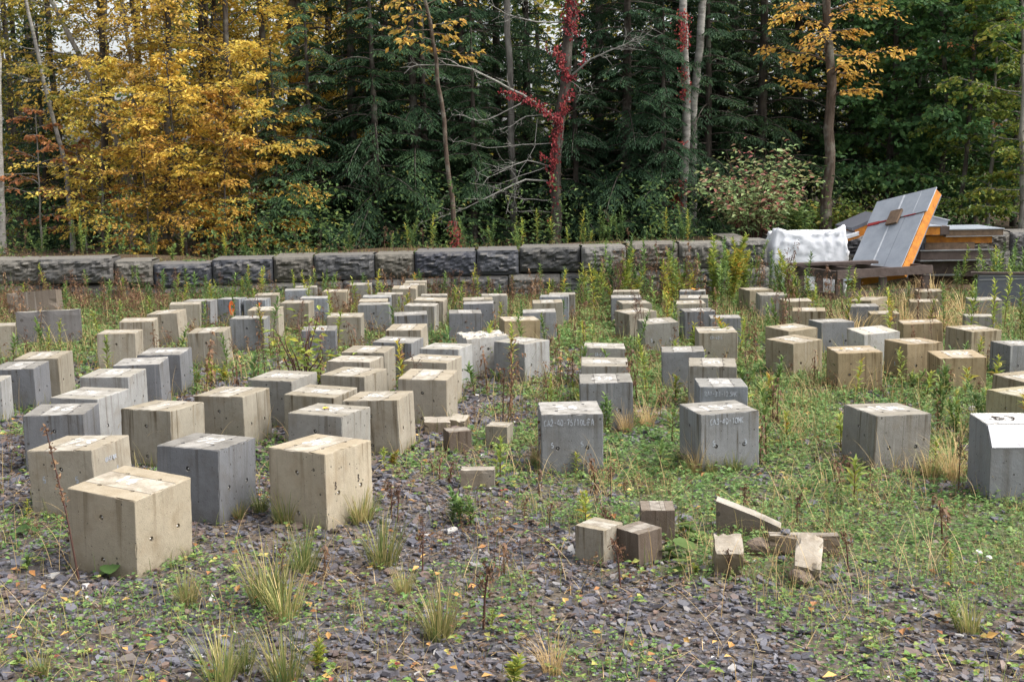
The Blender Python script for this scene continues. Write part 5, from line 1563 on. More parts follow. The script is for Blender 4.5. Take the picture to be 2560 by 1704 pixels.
# --- the wood going on behind: too many stems to tell apart
def far_woods():
    r = np.random.default_rng(88)
    mb = MB()
    n = 170000
    Y = r.uniform(37, 64, n)
    X = r.uniform(-.62, .62, n) * Y
    Z = r.uniform(0, 1, n) ** .85 * 17
    cl = vnoise(X + Y * .37, Z * 1.1 + Y * .21, 2.1, 41) * .65 + vnoise(X - Y * .3, Z + Y, .9, 42) * .35
    openness = .1 * sstep(-.1, -.36, X / Y) * sstep(3, 6, Z) + .02
    low = sstep(1.2, 3.2, Z)
    keep = cl > (.34 + openness * 1.5 + .05 * (1 - low))
    X, Y, Z = X[keep], Y[keep], Z[keep]
    m = len(X)
    C = np.stack([X, Y, Z + .1], 1)
    leaves(mb, C, r.normal(0, 1, (m, 3)) * [1, 1, .5], UPV + r.normal(0, .6, (m, 3)), r.uniform(.18, .38, m), .6)
    o = tag(link('far_woods', mb.mesh('far_woods', M['far'])), 'mixed autumn woodland filling the background behind the nearer trees', 'woodland', kind='stuff')
    tb = MB()
    for k in range(90):
        y = r.uniform(36, 64)
        x = r.uniform(-.6, .6) * y
        tb.tube([(x, y, -.6), (x + r.normal(0, .2), y, 6), (x + r.normal(0, .6), y, 17)], [r.uniform(.07, .2), .09, .03], 6, False)
    link('trunks', tb.mesh('trunks', M['bark_dark'], True), o)
    ub = MB()
    n = 52000
    Y = r.uniform(22.4, 37, n)
    X = r.uniform(-.46, .46, n) * Y
    cl = vnoise(X, Y, 1.1, 45)
    k = (r.random(n) < sstep(.42, .7, cl)) & ((X < 3.8) | (Y > 25.2))
    X, Y = X[k], Y[k]
    m = len(X)
    Zg = terrain_z(X, Y)
    C = np.stack([X, Y, Zg + r.random(m) ** 1.6 * (.3 + 1.5 * cl[k])], 1)
    leaves(ub, C, r.normal(0, 1, (m, 3)) * [1, 1, .5], UPV + r.normal(0, .5, (m, 3)), r.uniform(.06, .13, m), .5)
    tag(link('undergrowth', ub.mesh('undergrowth', M['under'])), 'low leafy undergrowth on the forest floor behind the wall', 'undergrowth', kind='stuff')
far_woods()

# ------------------------------------------------------------------ gravel and low ground cover
def wedge(n, y0, y1, r, k=1.0):
    "points over the visible ground, denser nearby (density ~ y^-k)"
    u = r.random(n)
    p = 2 - k
    y = (y0 ** p + u * (y1 ** p - y0 ** p)) ** (1 / p)
    x = r.uniform(-1, 1, n) * (.44 * y + .25)
    return x, y

def greenness(x, y):
    yy = [4, 4.9, 5.3, 5.8, 6.5, 8.5, 9.5, 11.5, 13, 14.5, 15.5, 24]
    xb = [2.8, 2.3, 1.5, .75, .2, -.15, -.05, .4, 1.0, 1.0, .6, .8]
    b = np.interp(y, yy, xb)
    n = vnoise(x, y, .55, 21) * .6 + vnoise(x, y, .2, 22) * .4
    gright = sstep(-.35, .45, x - b + (n - .5) * 1.3)
    patch = sstep(.6, .76, vnoise(x, y, .5, 23)) * .6
    left_far = sstep(11, 15, y) * .75 * sstep(.3, .6, n)
    gright = gright * (.3 + .7 * sstep(.3, .55, vnoise(x, y, .33, 28) * .6 + vnoise(x, y, .9, 29) * .4))
    return np.clip(np.maximum(np.maximum(gright, patch), left_far), 0, 1)

def make_gravel():
    r = np.random.default_rng(31)
    x, y = wedge(105000, 4.0, 15, r, 1.2)
    g = greenness(x, y)
    keep = r.random(len(x)) > g * .88
    x, y = x[keep], y[keep]
    n = len(x)
    s = np.exp(r.normal(-4.08, .5, n)) * np.clip(y / 6, 1, 1.7)
    s = np.clip(s, .01, .075)
    el = r.uniform(.45, 1, n)
    az = r.uniform(0, 6.28, n)
    th = s * r.uniform(.1, .24, n)
    a = (np.arange(5)[None] + r.uniform(-.33, .33, (n, 5))) * 2 * np.pi / 5
    rad = r.uniform(.7, 1.15, (n, 5))
    px, py = np.cos(a) * rad * s[:, None] * .62, np.sin(a) * rad * (s * el)[:, None] * .62
    ca, sa = np.cos(az)[:, None], np.sin(az)[:, None]
    X, Yl = px * ca - py * sa, px * sa + py * ca
    tx, ty = r.normal(0, .24, n)[:, None], r.normal(0, .24, n)[:, None]
    z0 = (terrain_z(x, y) + r.uniform(-.006, .014, n) + s * .1)[:, None]
    zt = z0 + X * tx + Yl * ty
    T = np.stack([x[:, None] + X, y[:, None] + Yl, zt + th[:, None] * .5], -1)
    B = np.stack([x[:, None] + X * 1.06, y[:, None] + Yl * 1.06, zt - th[:, None] * .7], -1)
    V = np.concatenate([T, B], 1).reshape(-1, 3)
    base = np.arange(n)[:, None] * 10
    top = base + np.arange(5)[None]
    q = np.arange(5)
    side = (base[:, None] + np.stack([q + 5, (q + 1) % 5 + 5, (q + 1) % 5, q], 1)[None]).reshape(-1, 4)
    mb = MB().add(V, [top, side])
    tag(link('slate_gravel', mb.mesh('slate_gravel', M['chip'])), 'loose blue-gray and rust slate chips covering the yard', 'gravel', kind='stuff')
make_gravel()

def make_cover():
    r = np.random.default_rng(32)
    # clover-like mats
    x, y = wedge(135000, 4.0, 22, r, .85)
    g = greenness(x, y)
    k = r.random(len(x)) < g ** 1.1
    x, y, g = x[k], y[k], g[k]
    n = len(x)
    sz = .019 * np.clip(y / 6, .9, 2.4)
    mb = MB()
    hz = terrain_z(x, y) + r.random(n) ** 1.6 * (.02 + .05 * g * np.clip(y / 8, .7, 1.5))
    for j in range(3):
        az = r.uniform(0, 6.28, n)
        d = np.stack([np.cos(az), np.sin(az), r.uniform(-.1, .5, n)], 1)
        leaves(mb, np.stack([x, y, hz], 1) + r.normal(0, .006, (n, 3)), d, UPV + r.normal(0, .35, (n, 3)), sz * r.uniform(.7, 1.5, n), .75)
    tag(link('ground_cover', mb.mesh('ground_cover', M['clover'])), 'low green clover-like plants spread over the yard', 'ground cover', kind='stuff')
    # short grass
    x, y = wedge(120000, 4.0, 23.5, r, .6)
    g = greenness(x, y)
    k = r.random(len(x)) < (.10 + .9 * g ** 1.4) * sstep(.3, .6, vnoise(x, y, .45, 24))
    x, y = x[k], y[k]
    n = len(x)
    mb = MB()
    L = r.gamma(4, .032, n) * np.clip(y / 9, .75, 1.25) * (1 - .45 * sstep(17, 20.5, y))
    blades(mb, np.stack([x, y, terrain_z(x, y) - .005], 1), r.uniform(0, 6.28, n), L, r.uniform(0, .5, n), r.uniform(.2, 1.5, n), .0035 * np.clip(y / 6, 1, 2.6), 3)
    tag(link('short_grass', mb.mesh('short_grass', M['grass'])), 'short mixed green and straw grass growing through the yard', 'grass', kind='stuff')
    # longer wispy straw over the green parts
    x, y = wedge(26000, 5.0, 20, r, .5)
    g = greenness(x, y)
    k = r.random(len(x)) < g * sstep(.45, .68, vnoise(x, y, .7, 27)) * .8 + .015
    x, y = x[k], y[k]
    n = len(x)
    mb = MB()
    blades(mb, np.stack([x, y, terrain_z(x, y)], 1), r.uniform(0, 6.28, n), r.uniform(.14, .38, n), r.uniform(.05, .6, n), r.uniform(.5, 1.7, n), .0028 * np.clip(y / 6, 1, 2.2), 5)
    tag(link('wispy_straw', mb.mesh('wispy_straw', M['hay'])), 'thin bleached grass leaning over the green ground', 'dry grass', kind='stuff')
    # russet dry weeds
    x, y = wedge(16000, 4.0, 22, r, .8)
    c = vnoise(x, y, .6, 25)
    side = np.exp(-((x + .15) / .7) ** 2) * sstep(5.2, 6, y) * sstep(8.5, 7, y) + sstep(12, 16, y) * sstep(0, -3, x) + .3
    k = r.random(len(x)) < sstep(.35, .7, c) * np.clip(side, 0, 1)
    x, y = x[k], y[k]
    n = len(x)
    mb = MB()
    L = r.uniform(.06, .2, n) * np.clip(y / 9, .8, 1.9)
    B = np.stack([x, y, terrain_z(x, y)], 1)
    blades(mb, B, r.uniform(0, 6.28, n), L, r.uniform(0, .35, n), r.uniform(0, .5, n), .003 * np.clip(y / 6, 1, 2.5), 2)
    for j in range(7):
        t = r.uniform(.3, 1, n)
        az = r.uniform(0, 6.28, n)
        d = np.stack([np.cos(az), np.sin(az), r.uniform(-.2, .8, n)], 1)
        leaves(mb, B + np.stack([r.normal(0, .02, n), r.normal(0, .02, n), t * L * .92], 1), d, UPV + r.normal(0, .5, (n, 3)), r.uniform(.012, .028, n) * np.clip(y / 7, 1, 2), .4)
    tag(link('russet_weeds', mb.mesh('russet_weeds', M['brownweed'])), 'fine russet dried weeds scattered over the yard', 'weeds', kind='stuff')
    # strawberry-like seedlings
    x, y = wedge(1300, 4.05, 9, r, 1.2)
    k = r.random(len(x)) < .25 + .75 * sstep(.4, .65, vnoise(x, y, .4, 26))
    x, y = x[k], y[k]
    n = len(x)
    mb = MB()
    for j in range(4):
        az = r.uniform(0, 6.28, n)
        d = np.stack([np.cos(az), np.sin(az), r.uniform(0, .4, n)], 1)
        leaves(mb, np.stack([x, y, terrain_z(x, y) + .02 + r.random(n) * .02], 1), d, UPV + r.normal(0, .25, (n, 3)), r.uniform(.02, .042, n), .7)
    tag(link('seedlings', mb.mesh('seedlings', M['seedling'])), 'small yellow-green and red leafed seedlings on the gravel', 'seedlings', kind='stuff')
    # fallen leaves
    x, y = wedge(1100, 4.0, 20, r, .8)
    n = len(x)
    mb = MB()
    az = r.uniform(0, 6.28, n)
    leaves(mb, np.stack([x, y, terrain_z(x, y) + .018 + r.random(n) * .015], 1), np.stack([np.cos(az), np.sin(az), r.normal(0, .2, n)], 1), UPV + r.normal(0, .3, (n, 3)), r.uniform(.03, .06, n) * np.clip(y / 8, 1, 1.8), .6)
    tag(link('leaf_litter', mb.mesh('leaf_litter', M['litter'])), 'fallen yellow and brown leaves strewn over the ground', 'fallen leaves', kind='stuff')
    # long bleached grass stems lying in arcs
    n = 1500
    x, y = wedge(n, 4.1, 10, r, .8)
    mb = MB()
    blades(mb, np.stack([x, y, terrain_z(x, y) + .02], 1), r.uniform(0, 6.28, n), r.uniform(.05, .2, n), r.uniform(1.2, 1.65, n), r.uniform(-.2, .3, n), np.full(n, .003), 3)
    n = 260
    x, y = wedge(n, 4.1, 12, r, .6)
    blades(mb, np.stack([x, y, terrain_z(x, y)], 1), r.uniform(0, 6.28, n), r.uniform(.2, .5, n), r.uniform(.1, .8, n), r.uniform(.6, 1.7, n), np.full(n, .0032), 8)
    tag(link('dry_stalks', mb.mesh('dry_stalks', M['hay'])), 'long bleached grass stalks arching over the gravel', 'dry grass', kind='stuff')
make_cover()

# ------------------------------------------------------------------ weeds and tufts
LOOK = {'gold': 'green goldenrod', 'lime1': 'yellowing willow-leaved weed', 'lime': 'broad-leaved lime weed', 'bush': 'bushy green weed', 'dry': 'dry brown dock', 'seed': 'thin red seed stalk'}
def ordinal(k):
    return '%d%s' % (k, 'th' if 10 < k % 100 < 14 else {1: 'st', 2: 'nd', 3: 'rd'}.get(k % 10, 'th'))
def weed(seed, H, kind):
    r = np.random.default_rng(seed)
    st, lf = MB(), MB()
    lean = r.normal(0, .1, 2)
    if kind == 'dry':
        n = int(20 + H * 55)
        P = np.array([[0, 0, -.02], [lean[0] * .3 * H, lean[1] * .3 * H, H * .5], [lean[0] * H, lean[1] * H, H]])
        Q = polyline(P, 40)
        st.tube(Q[::5], np.linspace(.006, .002, 8), 5, False)
        i = r.integers(5, 40, n)
        az = r.uniform(0, 6.28, n)
        d = np.stack([np.cos(az) * .6, np.sin(az) * .6, -1 + r.random(n) * 1.1], 1)
        leaves(lf, Q[i], d, np.stack([np.cos(az), np.sin(az), r.random(n)], 1), r.uniform(.03, .085, n) * (.6 + .6 * H), .3, .25)
    elif kind == 'seed':
        n = int(50 + 50 * H)
        P = np.array([[0, 0, -.02], [lean[0] * .3 * H, lean[1] * .3 * H, H * .5], [lean[0] * H, lean[1] * H, H]])
        Q = polyline(P, 40)
        st.tube(Q[::5], np.linspace(.005, .002, 8), 5, False)
        for k in range(7):
            b = Q[22 + k * 2]
            az = r.uniform(0, 6.28)
            e = b + np.array([math.cos(az) * .1, math.sin(az) * .1, .09]) * H * r.uniform(.6, 1.2)
            st.tube([b, (b + e) / 2 + [0, 0, -.01], e], [.003, .002, .0015], 3, False)
            m = n // 7
            leaves(lf, b + (e - b) * r.uniform(.3, 1.1, (m, 1)) + r.normal(0, .012, (m, 3)), rnd_dir(r, m) + UPV * .3, rnd_dir(r, m), r.uniform(.01, .024, m), .5)
    else:
        stems = 1 if kind in ('gold', 'lime1') else 3
        for s in range(stems):
            ln = lean + r.normal(0, .22 * (stems > 1), 2)
            h = H * (1 if s == 0 else r.uniform(.6, .9))
            P = np.array([[0, 0, -.02], [ln[0] * .35 * h, ln[1] * .35 * h, h * .5], [ln[0] * h, ln[1] * h, h]])
            Q = polyline(P, 40)
            st.tube(Q[::5], np.linspace(.005, .0015, 8), 5, False)
            n = int(20 + 60 * h)
            t = np.linspace(.22, 1, n)
            i = np.clip((t * 39).astype(int), 0, 39)
            az = np.arange(n) * 2.4 + r.normal(0, .3, n)
            el = .25 + t * .7 + r.normal(0, .2, n)
            d = np.stack([np.cos(az) * np.cos(el), np.sin(az) * np.cos(el), np.sin(el) - .15], 1)
            N = np.stack([-np.cos(az) * .6, -np.sin(az) * .6, np.ones(n)], 1) + r.normal(0, .2, (n, 3))
            leaves(lf, Q[i], d, N, (.055 + .06 * h) * np.sin(np.clip(t * 2.6, .6, 2.5)) * r.uniform(.75, 1.2, n) + .012, .28 if kind != 'lime' else .38)
    return st, lf

WM = {'gold': ('stem_brown', 'weed_green'), 'lime': ('stem_green', 'weed_lime'), 'lime1': ('stem_brown', 'weed_lime'), 'bush': ('stem_green', 'weed_green'), 'dry': ('stem_brown', 'weed_dry'), 'seed': ('stem_red', 'weed_dry')}
PROTO = {}
def weed_proto(kind, hb, v):
    k = (kind, hb, v)
    if k not in PROTO:
        st, lf = weed(1000 + hash((('gold', 'lime', 'lime1', 'bush', 'dry', 'seed').index(kind), int(hb * 10), v)) % 9999, hb, kind)
        PROTO[k] = (st.mesh('stem', M[WM[kind][0]], True), lf.mesh('leaves', M[WM[kind][1]]))
    return PROTO[k]
HB = (.2, .4, .7, 1.1)
def put_weed(loc, h, kind, label, group=None, seed=0, name=None, tilt=(0, 0)):
    hb = min(HB, key=lambda q: abs(q - h))
    s, l = weed_proto(kind, hb, seed % 3)
    nm = name or {'gold': 'goldenrod', 'lime': 'leafy_weed', 'lime1': 'willow_leaved_weed', 'bush': 'bushy_weed', 'dry': 'dry_dock', 'seed': 'dry_stalk'}[kind]
    o = tag(link(nm, None, loc=loc, rot=(tilt[0], tilt[1], seed * 1.7), scale=h / hb), label, 'weed', group)
    link('stem', s, o)
    link('leaves', l, o)
    return o
def weed_px(px, yb, yt, kind, label, seed=0, group=None, tilt=(0, 0)):
    p = gp(px, yb)
    p[2] = float(terrain_z(p[0], p[1]))
    return put_weed(p, (yb - yt) * D * p[1] / FPX, kind, label, group, seed, None, tilt)

WEEDS = [
 (1010, 1112, 1040, 'dry', 'curled dark brown dock leaves beside the half-sunk light block'),
 (995, 1090, 1045, 'dry', 'smaller brown dock curl near the small dark cube'),
 (1325, 1092, 1040, 'lime1', 'little pale goldenrod sprouting before the cube chalked LiFA'),
 (1286, 1075, 985, 'gold', 'leafy goldenrod rising before the cube chalked LiFA'),
 (1248, 1085, 960, 'dry', 'tall dry stalk at the left edge of the cube chalked LiFA'),
 (1518, 1094, 1012, 'gold', 'young goldenrod alone in the grass left of the cube numbered 159'),
 (1748, 1072, 950, 'dry', 'dark dry stalk at the right corner of the cube numbered 159'),
 (1764, 1062, 885, 'gold', 'tall goldenrod leaning right of the cube numbered 159'),
 (1725, 1050, 1000, 'bush', 'small green weed before the face of the cube numbered 159'),
 (1262, 935, 828, 'dry', 'large dry brown dock left of the cube behind LiFA'),
 (1322, 925, 878, 'lime1', 'bright yellow-green sprig behind the cube chalked LiFA'),
 (1490, 935, 775, 'lime1', 'yellowing goldenrod clump between the two middle rows'),
 (1466, 925, 800, 'dry', 'dry stalk beside the yellowing clump between the middle rows'),
 (1842, 770, 612, 'seed', 'tall red-brown stalk in front of the timber frame'),
 (1912, 786, 602, 'dry', 'tallest dry brown stalk at the near corner of the timber frame'),
 (1878, 778, 660, 'gold', 'goldenrod between the two tall dry stalks'),
 (1777, 975, 850, 'dry', 'dry brown dock stalk in the open grass right of centre'),
 (2034, 922, 880, 'dry', 'small dry stalk in front of the cube numbered 19'),
 (1932, 895, 832, 'bush', 'green leafy weed at the front of the brown cube'),
 (2100, 905, 850, 'bush', 'bushy weed left of the cube numbered 102'),
 (1680, 838, 730, 'lime', 'broad-leaved yellowish weed right of the brown-streaked cube'),
 (1738, 840, 700, 'dry', 'dry stalk with drooping leaves right of the broad-leaved weed'),
 (1600, 830, 742, 'lime', 'yellowing leafy weed before the cube numbered 63'),
 (1480, 790, 660, 'seed', 'thin red-brown stalk in the aisle before the middle gravel'),
 (248, 868, 772, 'lime1', 'fern-like goldenrod before the tan cube at left'),
 (290, 868, 830, 'lime', 'spreading fern-like leaves low at the tan cube at left'),
 (322, 822, 765, 'dry', 'dry brown sprig against the right side of the tan cube at left'),
 (374, 782, 712, 'dry', 'hanging dark dry leaves between two tan cubes at left'),
 (70, 792, 726, 'gold', 'slim weed before the left end of the long dark slab'),
 (166, 785, 722, 'lime1', 'slim yellowing weed before the right end of the long dark slab'),
 (450, 888, 845, 'lime', 'lime-green weed at the left of the patch by the gravel gap'),
 (482, 880, 838, 'lime', 'lime-green weed second in the patch by the gravel gap'),
 (514, 878, 842, 'lime', 'lime-green weed third in the patch by the gravel gap'),
 (535, 885, 860, 'lime1', 'small lime weed at the right of the patch by the gravel gap'),
 (540, 845, 770, 'seed', 'dark wiry stalk by the right side of the pale streaked cube'),
 (612, 888, 640, 'seed', 'very tall thin dark red stalk left of the yellow-leaved shrub'),
 (626, 960, 880, 'seed', 'curved red stem beside the gray cube with the white loop'),
 (800, 885, 815, 'bush', 'gray-green weed on the far side of the pale cream-topped cube'),
 (960, 870, 815, 'bush', 'pale bushy weed beside the light gray cube with black stains'),
 (1113, 866, 762, 'lime', 'green birch seedling before the rough white-topped cube'),
 (1146, 880, 848, 'bush', 'star-shaped leafy weed in front of the cornerwise gray cube'),
 (885, 1085, 1035, 'lime1', 'yellow-green willow-like weed right of the yellow-topped cube'),
 (905, 1075, 1040, 'lime', 'second yellow-green weed right of the yellow-topped cube'),
 (1060, 1210, 1135, 'bush', 'feathery pale green weed in front of the half-sunk light block'),
 (1085, 1215, 1150, 'bush', 'feathery green weed just right of the palest one'),
 (1040, 1205, 1150, 'bush', 'feathery green weed at the left of the pale clump'),
 (1112, 1440, 1270, 'seed', 'tall bent brown stalk in the middle foreground'),
 (1130, 1450, 1395, 'lime1', 'yellow-green willowy weed at the foot of the bent brown stalk'),
 (1600, 1318, 1290, 'lime', 'small yellowing weed before the small brown cubes'),
 (62, 1195, 1150, 'lime1', 'yellowing whorled weed at the left edge'),
 (60, 1305, 1265, 'bush', 'narrow-leaved green weed at the left edge of the gravel'),
 (265, 985, 925, 'lime1', 'yellow fern-like weed behind the chalked tan cube'),
 (2010, 1065, 980, 'gold', 'young goldenrod before the large gray cube in the right grass'),
 (1935, 1045, 960, 'lime1', 'yellowing goldenrod at the left of the large gray cube at right'),
 (1955, 1055, 1000, 'dry', 'dry tangle at the left foot of the large gray cube at right'),
 (2150, 1065, 1010, 'lime1', 'yellowing weed right of the large gray cube at right'),
 (2205, 1130, 985, 'seed', 'long bent stalk left of the shouldered block'),
 (1400, 900, 800, 'gold', 'goldenrod right of the gray cubes in the middle row'),
 (1345, 800, 745, 'lime1', 'yellow weed on the gravel aisle in the middle'),
 (2200, 1440, 1380, 'bush', 'whorled pale green weed at the lower right'),
 (1180, 1568, 1490, 'lime', 'yellow-green leafy weed at the bottom middle edge'),
 (730, 1540, 1475, 'lime', 'broad-leaved green weed in the bottom foreground tufts')]
for i, (px, yb, yt, kind, lab) in enumerate(WEEDS):
    weed_px(px, yb, yt, kind, lab, i)

# leaning dark stalk in the left foreground
p = gp(182, 1330)
st, lf = MB(), MB()
tipx = at(105 * D, 985 * D, p[1] + .05)
P = polyline([(0, 0, -.02), ((tipx[0] - p[0]) * .35, .02, (tipx[2] - p[2]) * .42), (tipx[0] - p[0], .05, tipx[2] - p[2])], 40)
st.tube(P[::3], np.linspace(.0055, .0025, 14), 6)
r = np.random.default_rng(5)
for k in (39, 38, 34, 33, 30, 26, 24, 22, 20):
    m = 9
    leaves(lf, P[k] + r.normal(0, .008, (m, 3)), rnd_dir(r, m) + UPV * .5, rnd_dir(r, m), r.uniform(.012, .03, m), .5)
o = tag(link('seed_stalk', None, loc=p), 'tall dark leaning seed stalk in front of the nearest cubes', 'weed')
link('stem', st.mesh('stem', M['stem_red'], True), o)
tag(link('seed_heads', lf.mesh('seed_heads', M['weed_dry']), o), kind='stuff')

# yellow-leaved dogwood shrub among the cubes
p = gp(700, 915)
shrub('young_dogwood', 'yellow and green leaved shrub with red stems among the left cubes', (p[0], p[1], float(terrain_z(p[0], p[1]))), 71, .78, .55, 15, .095, 13, 'weed_lime', 'stem_red', .42)
p = gp(800, 890)
shrub('young_dogwood', 'smaller yellowish shoot right of the yellow-leaved shrub', (p[0], p[1], float(terrain_z(p[0], p[1]))), 72, .4, .15, 4, .07, 10, 'weed_lime', 'stem_red', .42)
# big soft round leaves near the small brown cubes and by the nearest cube
def big_leaves(label, px, py, n, L, seed, mat):
    r = np.random.default_rng(seed)
    p = gp(px, py)
    p[2] = float(terrain_z(p[0], p[1]))
    o = tag(link('broad_leaf_plant', None, loc=p), label, 'plant')
    for k in range(n):
        az = r.uniform(0, 6.28)
        mb = MB()
        th = np.linspace(0, 2 * np.pi, 13)[:-1]
        rad = L * (.5 + .05 * np.cos(3 * th) - .12 * np.cos(th) ** 8 * (np.cos(th) < 0))
        V = np.stack([np.cos(th) * rad + L * .42, np.sin(th) * rad * .95, .03 * L * np.cos(2 * th) + .12 * L * np.abs(np.sin(th))], 1)
        V = np.concatenate([[[L * .1, 0, 0]], V])
        q = np.arange(12)
        mb.add(V, np.stack([np.zeros(12, int), q + 1, (q + 1) % 12 + 1], 1))
        link('leaf', mb.mesh('leaf', M[mat], True), o, (r.normal(0, .02), r.normal(0, .02), r.uniform(.03, .09)), (r.normal(0, .3), r.uniform(-.1, .5), az))
big_leaves('large pale green leaves right of the small brown cubes', 1592, 1238, 5, .11, 1, 'seedling')
big_leaves('big silvery green leaves before the small brown cubes', 1562, 1290, 4, .13, 2, 'weed_green')
big_leaves('drooping yellow-green leaf below the silvery ones', 1580, 1320, 2, .1, 3, 'seedling')
big_leaves('round green leaves at the foot of the nearest cube', 258, 1315, 4, .1, 4, 'clover')
big_leaves('round leaves on the gravel at the left edge', 60, 1225, 4, .07, 6, 'clover')

# grass tufts
def tuft(seed, H, n, mat, spread=.05, curve=1.0, wide=1.0):
    r = np.random.default_rng(seed)
    mb = MB()
    az = r.uniform(0, 6.28, n)
    rad = spread * np.sqrt(r.random(n))
    B = np.stack([np.cos(az) * rad, np.sin(az) * rad, np.full(n, -.01)], 1)
    blades(mb, B, az + r.normal(0, .5, n), H * r.uniform(.35, 1.1, n), r.uniform(.02, .5, n), r.uniform(.1, .9, n) * curve, np.full(n, .0045 * wide) * r.uniform(.7, 1.3, n), 5)
    return mb.mesh('blades', M[mat])
TUFT = [tuft(600 + i, 1.0 * .25, 130, 'grass') for i in range(4)]
HAYT = [tuft(620 + i, .45, 110, 'hay', .07, 1.9) for i in range(4)]
HAYF = [tuft(640 + i, .45, 90, 'hay', .09, 2.3, 2.0) for i in range(4)]
def put_tuft(px, py, h, label, k, hay=False, group=None, Y=None):
    p = gp(px, py) if Y is None else np.array([px, Y, 0])
    p[2] = float(terrain_z(p[0], p[1]))
    me = ((HAYF if p[1] > 10 else HAYT) if hay else TUFT)[k % 4]
    o = tag(link('grass_tuft', me, loc=p, rot=(0, 0, k * 1.3), scale=h / (.45 if hay else .25)), label, 'grass', group)
    return o
TUFTS = [(620, 1398, .27, 'tall thin grass tuft in the foreground, left of the middle'), (655, 1425, .2, 'shorter yellowing tuft touching the tall foreground tuft'), (700, 1312, .2, 'grass tuft in front of the yellow-topped cube'), (880, 1300, .25, 'dense grass tuft right of the yellow-topped cube'), (430, 1392, .15, 'small upright tuft near the nearest cube'), (510, 1575, .2, 'leafy grass tuft at the bottom edge, left of the middle'), (560, 1550, .13, 'small tuft beside the one at the bottom edge'), (655, 1575, .22, 'yellow-streaked tuft at the bottom edge'), (1010, 1460, .21, 'broad grass tuft in the middle foreground'), (930, 1360, .12, 'low yellowish tuft behind the broad foreground tuft'), (655, 1208, .18, 'tuft at the left foot of the yellow-topped cube'), (832, 1205, .2, 'tuft at the right foot of the yellow-topped cube'), (600, 1180, .13, 'bluish tuft between the dark gray and yellow-topped cubes'), (550, 1195, .1, 'little tuft at the foot of the dark gray front cube'), (2230, 1450, .16, 'green tuft at the lower right'), (1690, 1085, .17, 'grass at the foot of the cube numbered 159'), (1640, 1088, .14, 'grass clump left of the foot of the cube numbered 159'), (2040, 1085, .18, 'grass clump before the large gray cube at right'), (1390, 1000, .2, 'grass clump right of the cube chalked LiFA'), (100, 1560, .1, 'low tuft at the lower left corner'), (1350, 1088, .15, 'grass clump at the right foot of the cube chalked LiFA'), (2140, 1095, .2, 'grass clump at the right foot of the large gray cube')]
for k, (px, py, h, lab) in enumerate(TUFTS):
    put_tuft(px, py, h * (1.35 if py > 1150 else 1.1), lab, k)
HAYS = [(1270, 1545, .24, 'tall straw tuft at the bottom middle'), (1240, 1070, .3, 'straw stalks left of the cube chalked LiFA'), (1440, 1000, .3, 'straw clump between the two chalked cubes'), (1490, 985, .32, 'larger straw clump between the two chalked cubes'), (1600, 1085, .3, 'straw stalks at the left corner of the cube numbered 159'), (985, 960, .3, 'straw stalks by the flat paving stones'), (2190, 1100, .4, 'arching straw between the large gray cube and the shouldered block')]
for k, (px, py, h, lab) in enumerate(HAYS):
    put_tuft(px, py, h, lab, k, True)
r = np.random.default_rng(12)
straws = [(px, py, 'front') for px, py in ((1950, 775), (1970, 800), (1990, 770), (2030, 765), (2075, 760), (2120, 770), (2165, 765), (2200, 775), (2235, 760))]
straws += [(px, py, 'middle') for px, py in ((2010, 725), (2050, 720), (2090, 715), (2130, 715), (2170, 720), (2215, 725))]
straws += [(px, py, 'rear') for px, py in ((2060, 690), (2110, 690), (2150, 690))]
for k, (px, py, row) in enumerate(straws):
    sn = sum(q[2] == row for q in straws[:k + 1])
    put_tuft(px, py, r.uniform(.4, .62), '%s straw grass tuft from the left, %s row before the timber frame' % (ordinal(sn), row), k + 1, True, 'straw grass before the timber frame')

# weeds in bulk: along the foot and the top of the wall, around the back rows
r = np.random.default_rng(45)
def free(x0, x1, y0, y1):
    def pick():
        for _ in range(40):
            x, y = r.uniform(x0, x1), r.uniform(y0, y1)
            if all((x - q[1]) ** 2 + (y - q[2]) ** 2 > (q[7] * .72) ** 2 for q in BLOCKS):
                break
        return x, y
    return pick
def band(n, fx, kinds, hr, where, group):
    "many weeds in one strip of ground; each is named by its look and its place in the row seen from the camera"
    todo = []
    for k in range(n):
        x, y = fx()
        todo.append((x / y, x, y, kinds[r.integers(len(kinds))], r.uniform(*hr), int(r.integers(0, 999))))
    cnt = {}
    for _, x, y, kd, h, sd in sorted(todo):
        cnt[kd] = cnt.get(kd, 0) + 1
        put_weed((x, y, float(terrain_z(x, y))), h, kd, '%s %s from the left %s' % (ordinal(cnt[kd]), LOOK[kd], where), group, sd)
band(110, free(-9.2, 3.0, 18.6, 21.1), ['gold', 'dry', 'seed', 'lime1', 'dry', 'seed'], (.25, .65), 'at the foot of the stone wall', 'weeds at the foot of the wall')
band(70, free(-9.6, 3.8, 22.1, 24.0), ['gold', 'bush', 'lime1', 'seed'], (.25, .75), 'growing on top of the stone wall', 'weeds above the wall')
band(95, free(1.4, 4.6, 18.4, 21.1), ['gold', 'lime', 'seed', 'bush', 'dry', 'seed'], (.5, 1.15), 'in the thicket left of the white sack', 'thicket left of the white sack')
band(46, free(8.0, 10.4, 19.8, 22.2), ['gold', 'lime1', 'gold', 'bush'], (.5, 1.0), 'in the thicket before the panel pile', 'thicket before the panel pile')
band(90, free(-7.6, -3.4, 12.8, 20.8), ['dry', 'gold', 'lime1', 'seed', 'dry'], (.25, .6), 'between the back left cubes', 'weeds between the back left cubes')
band(60, free(-3.4, 1.4, 17.0, 21.5), ['dry', 'gold', 'lime1', 'seed'], (.25, .6), 'between the rear middle cubes', 'weeds between the rear middle cubes')
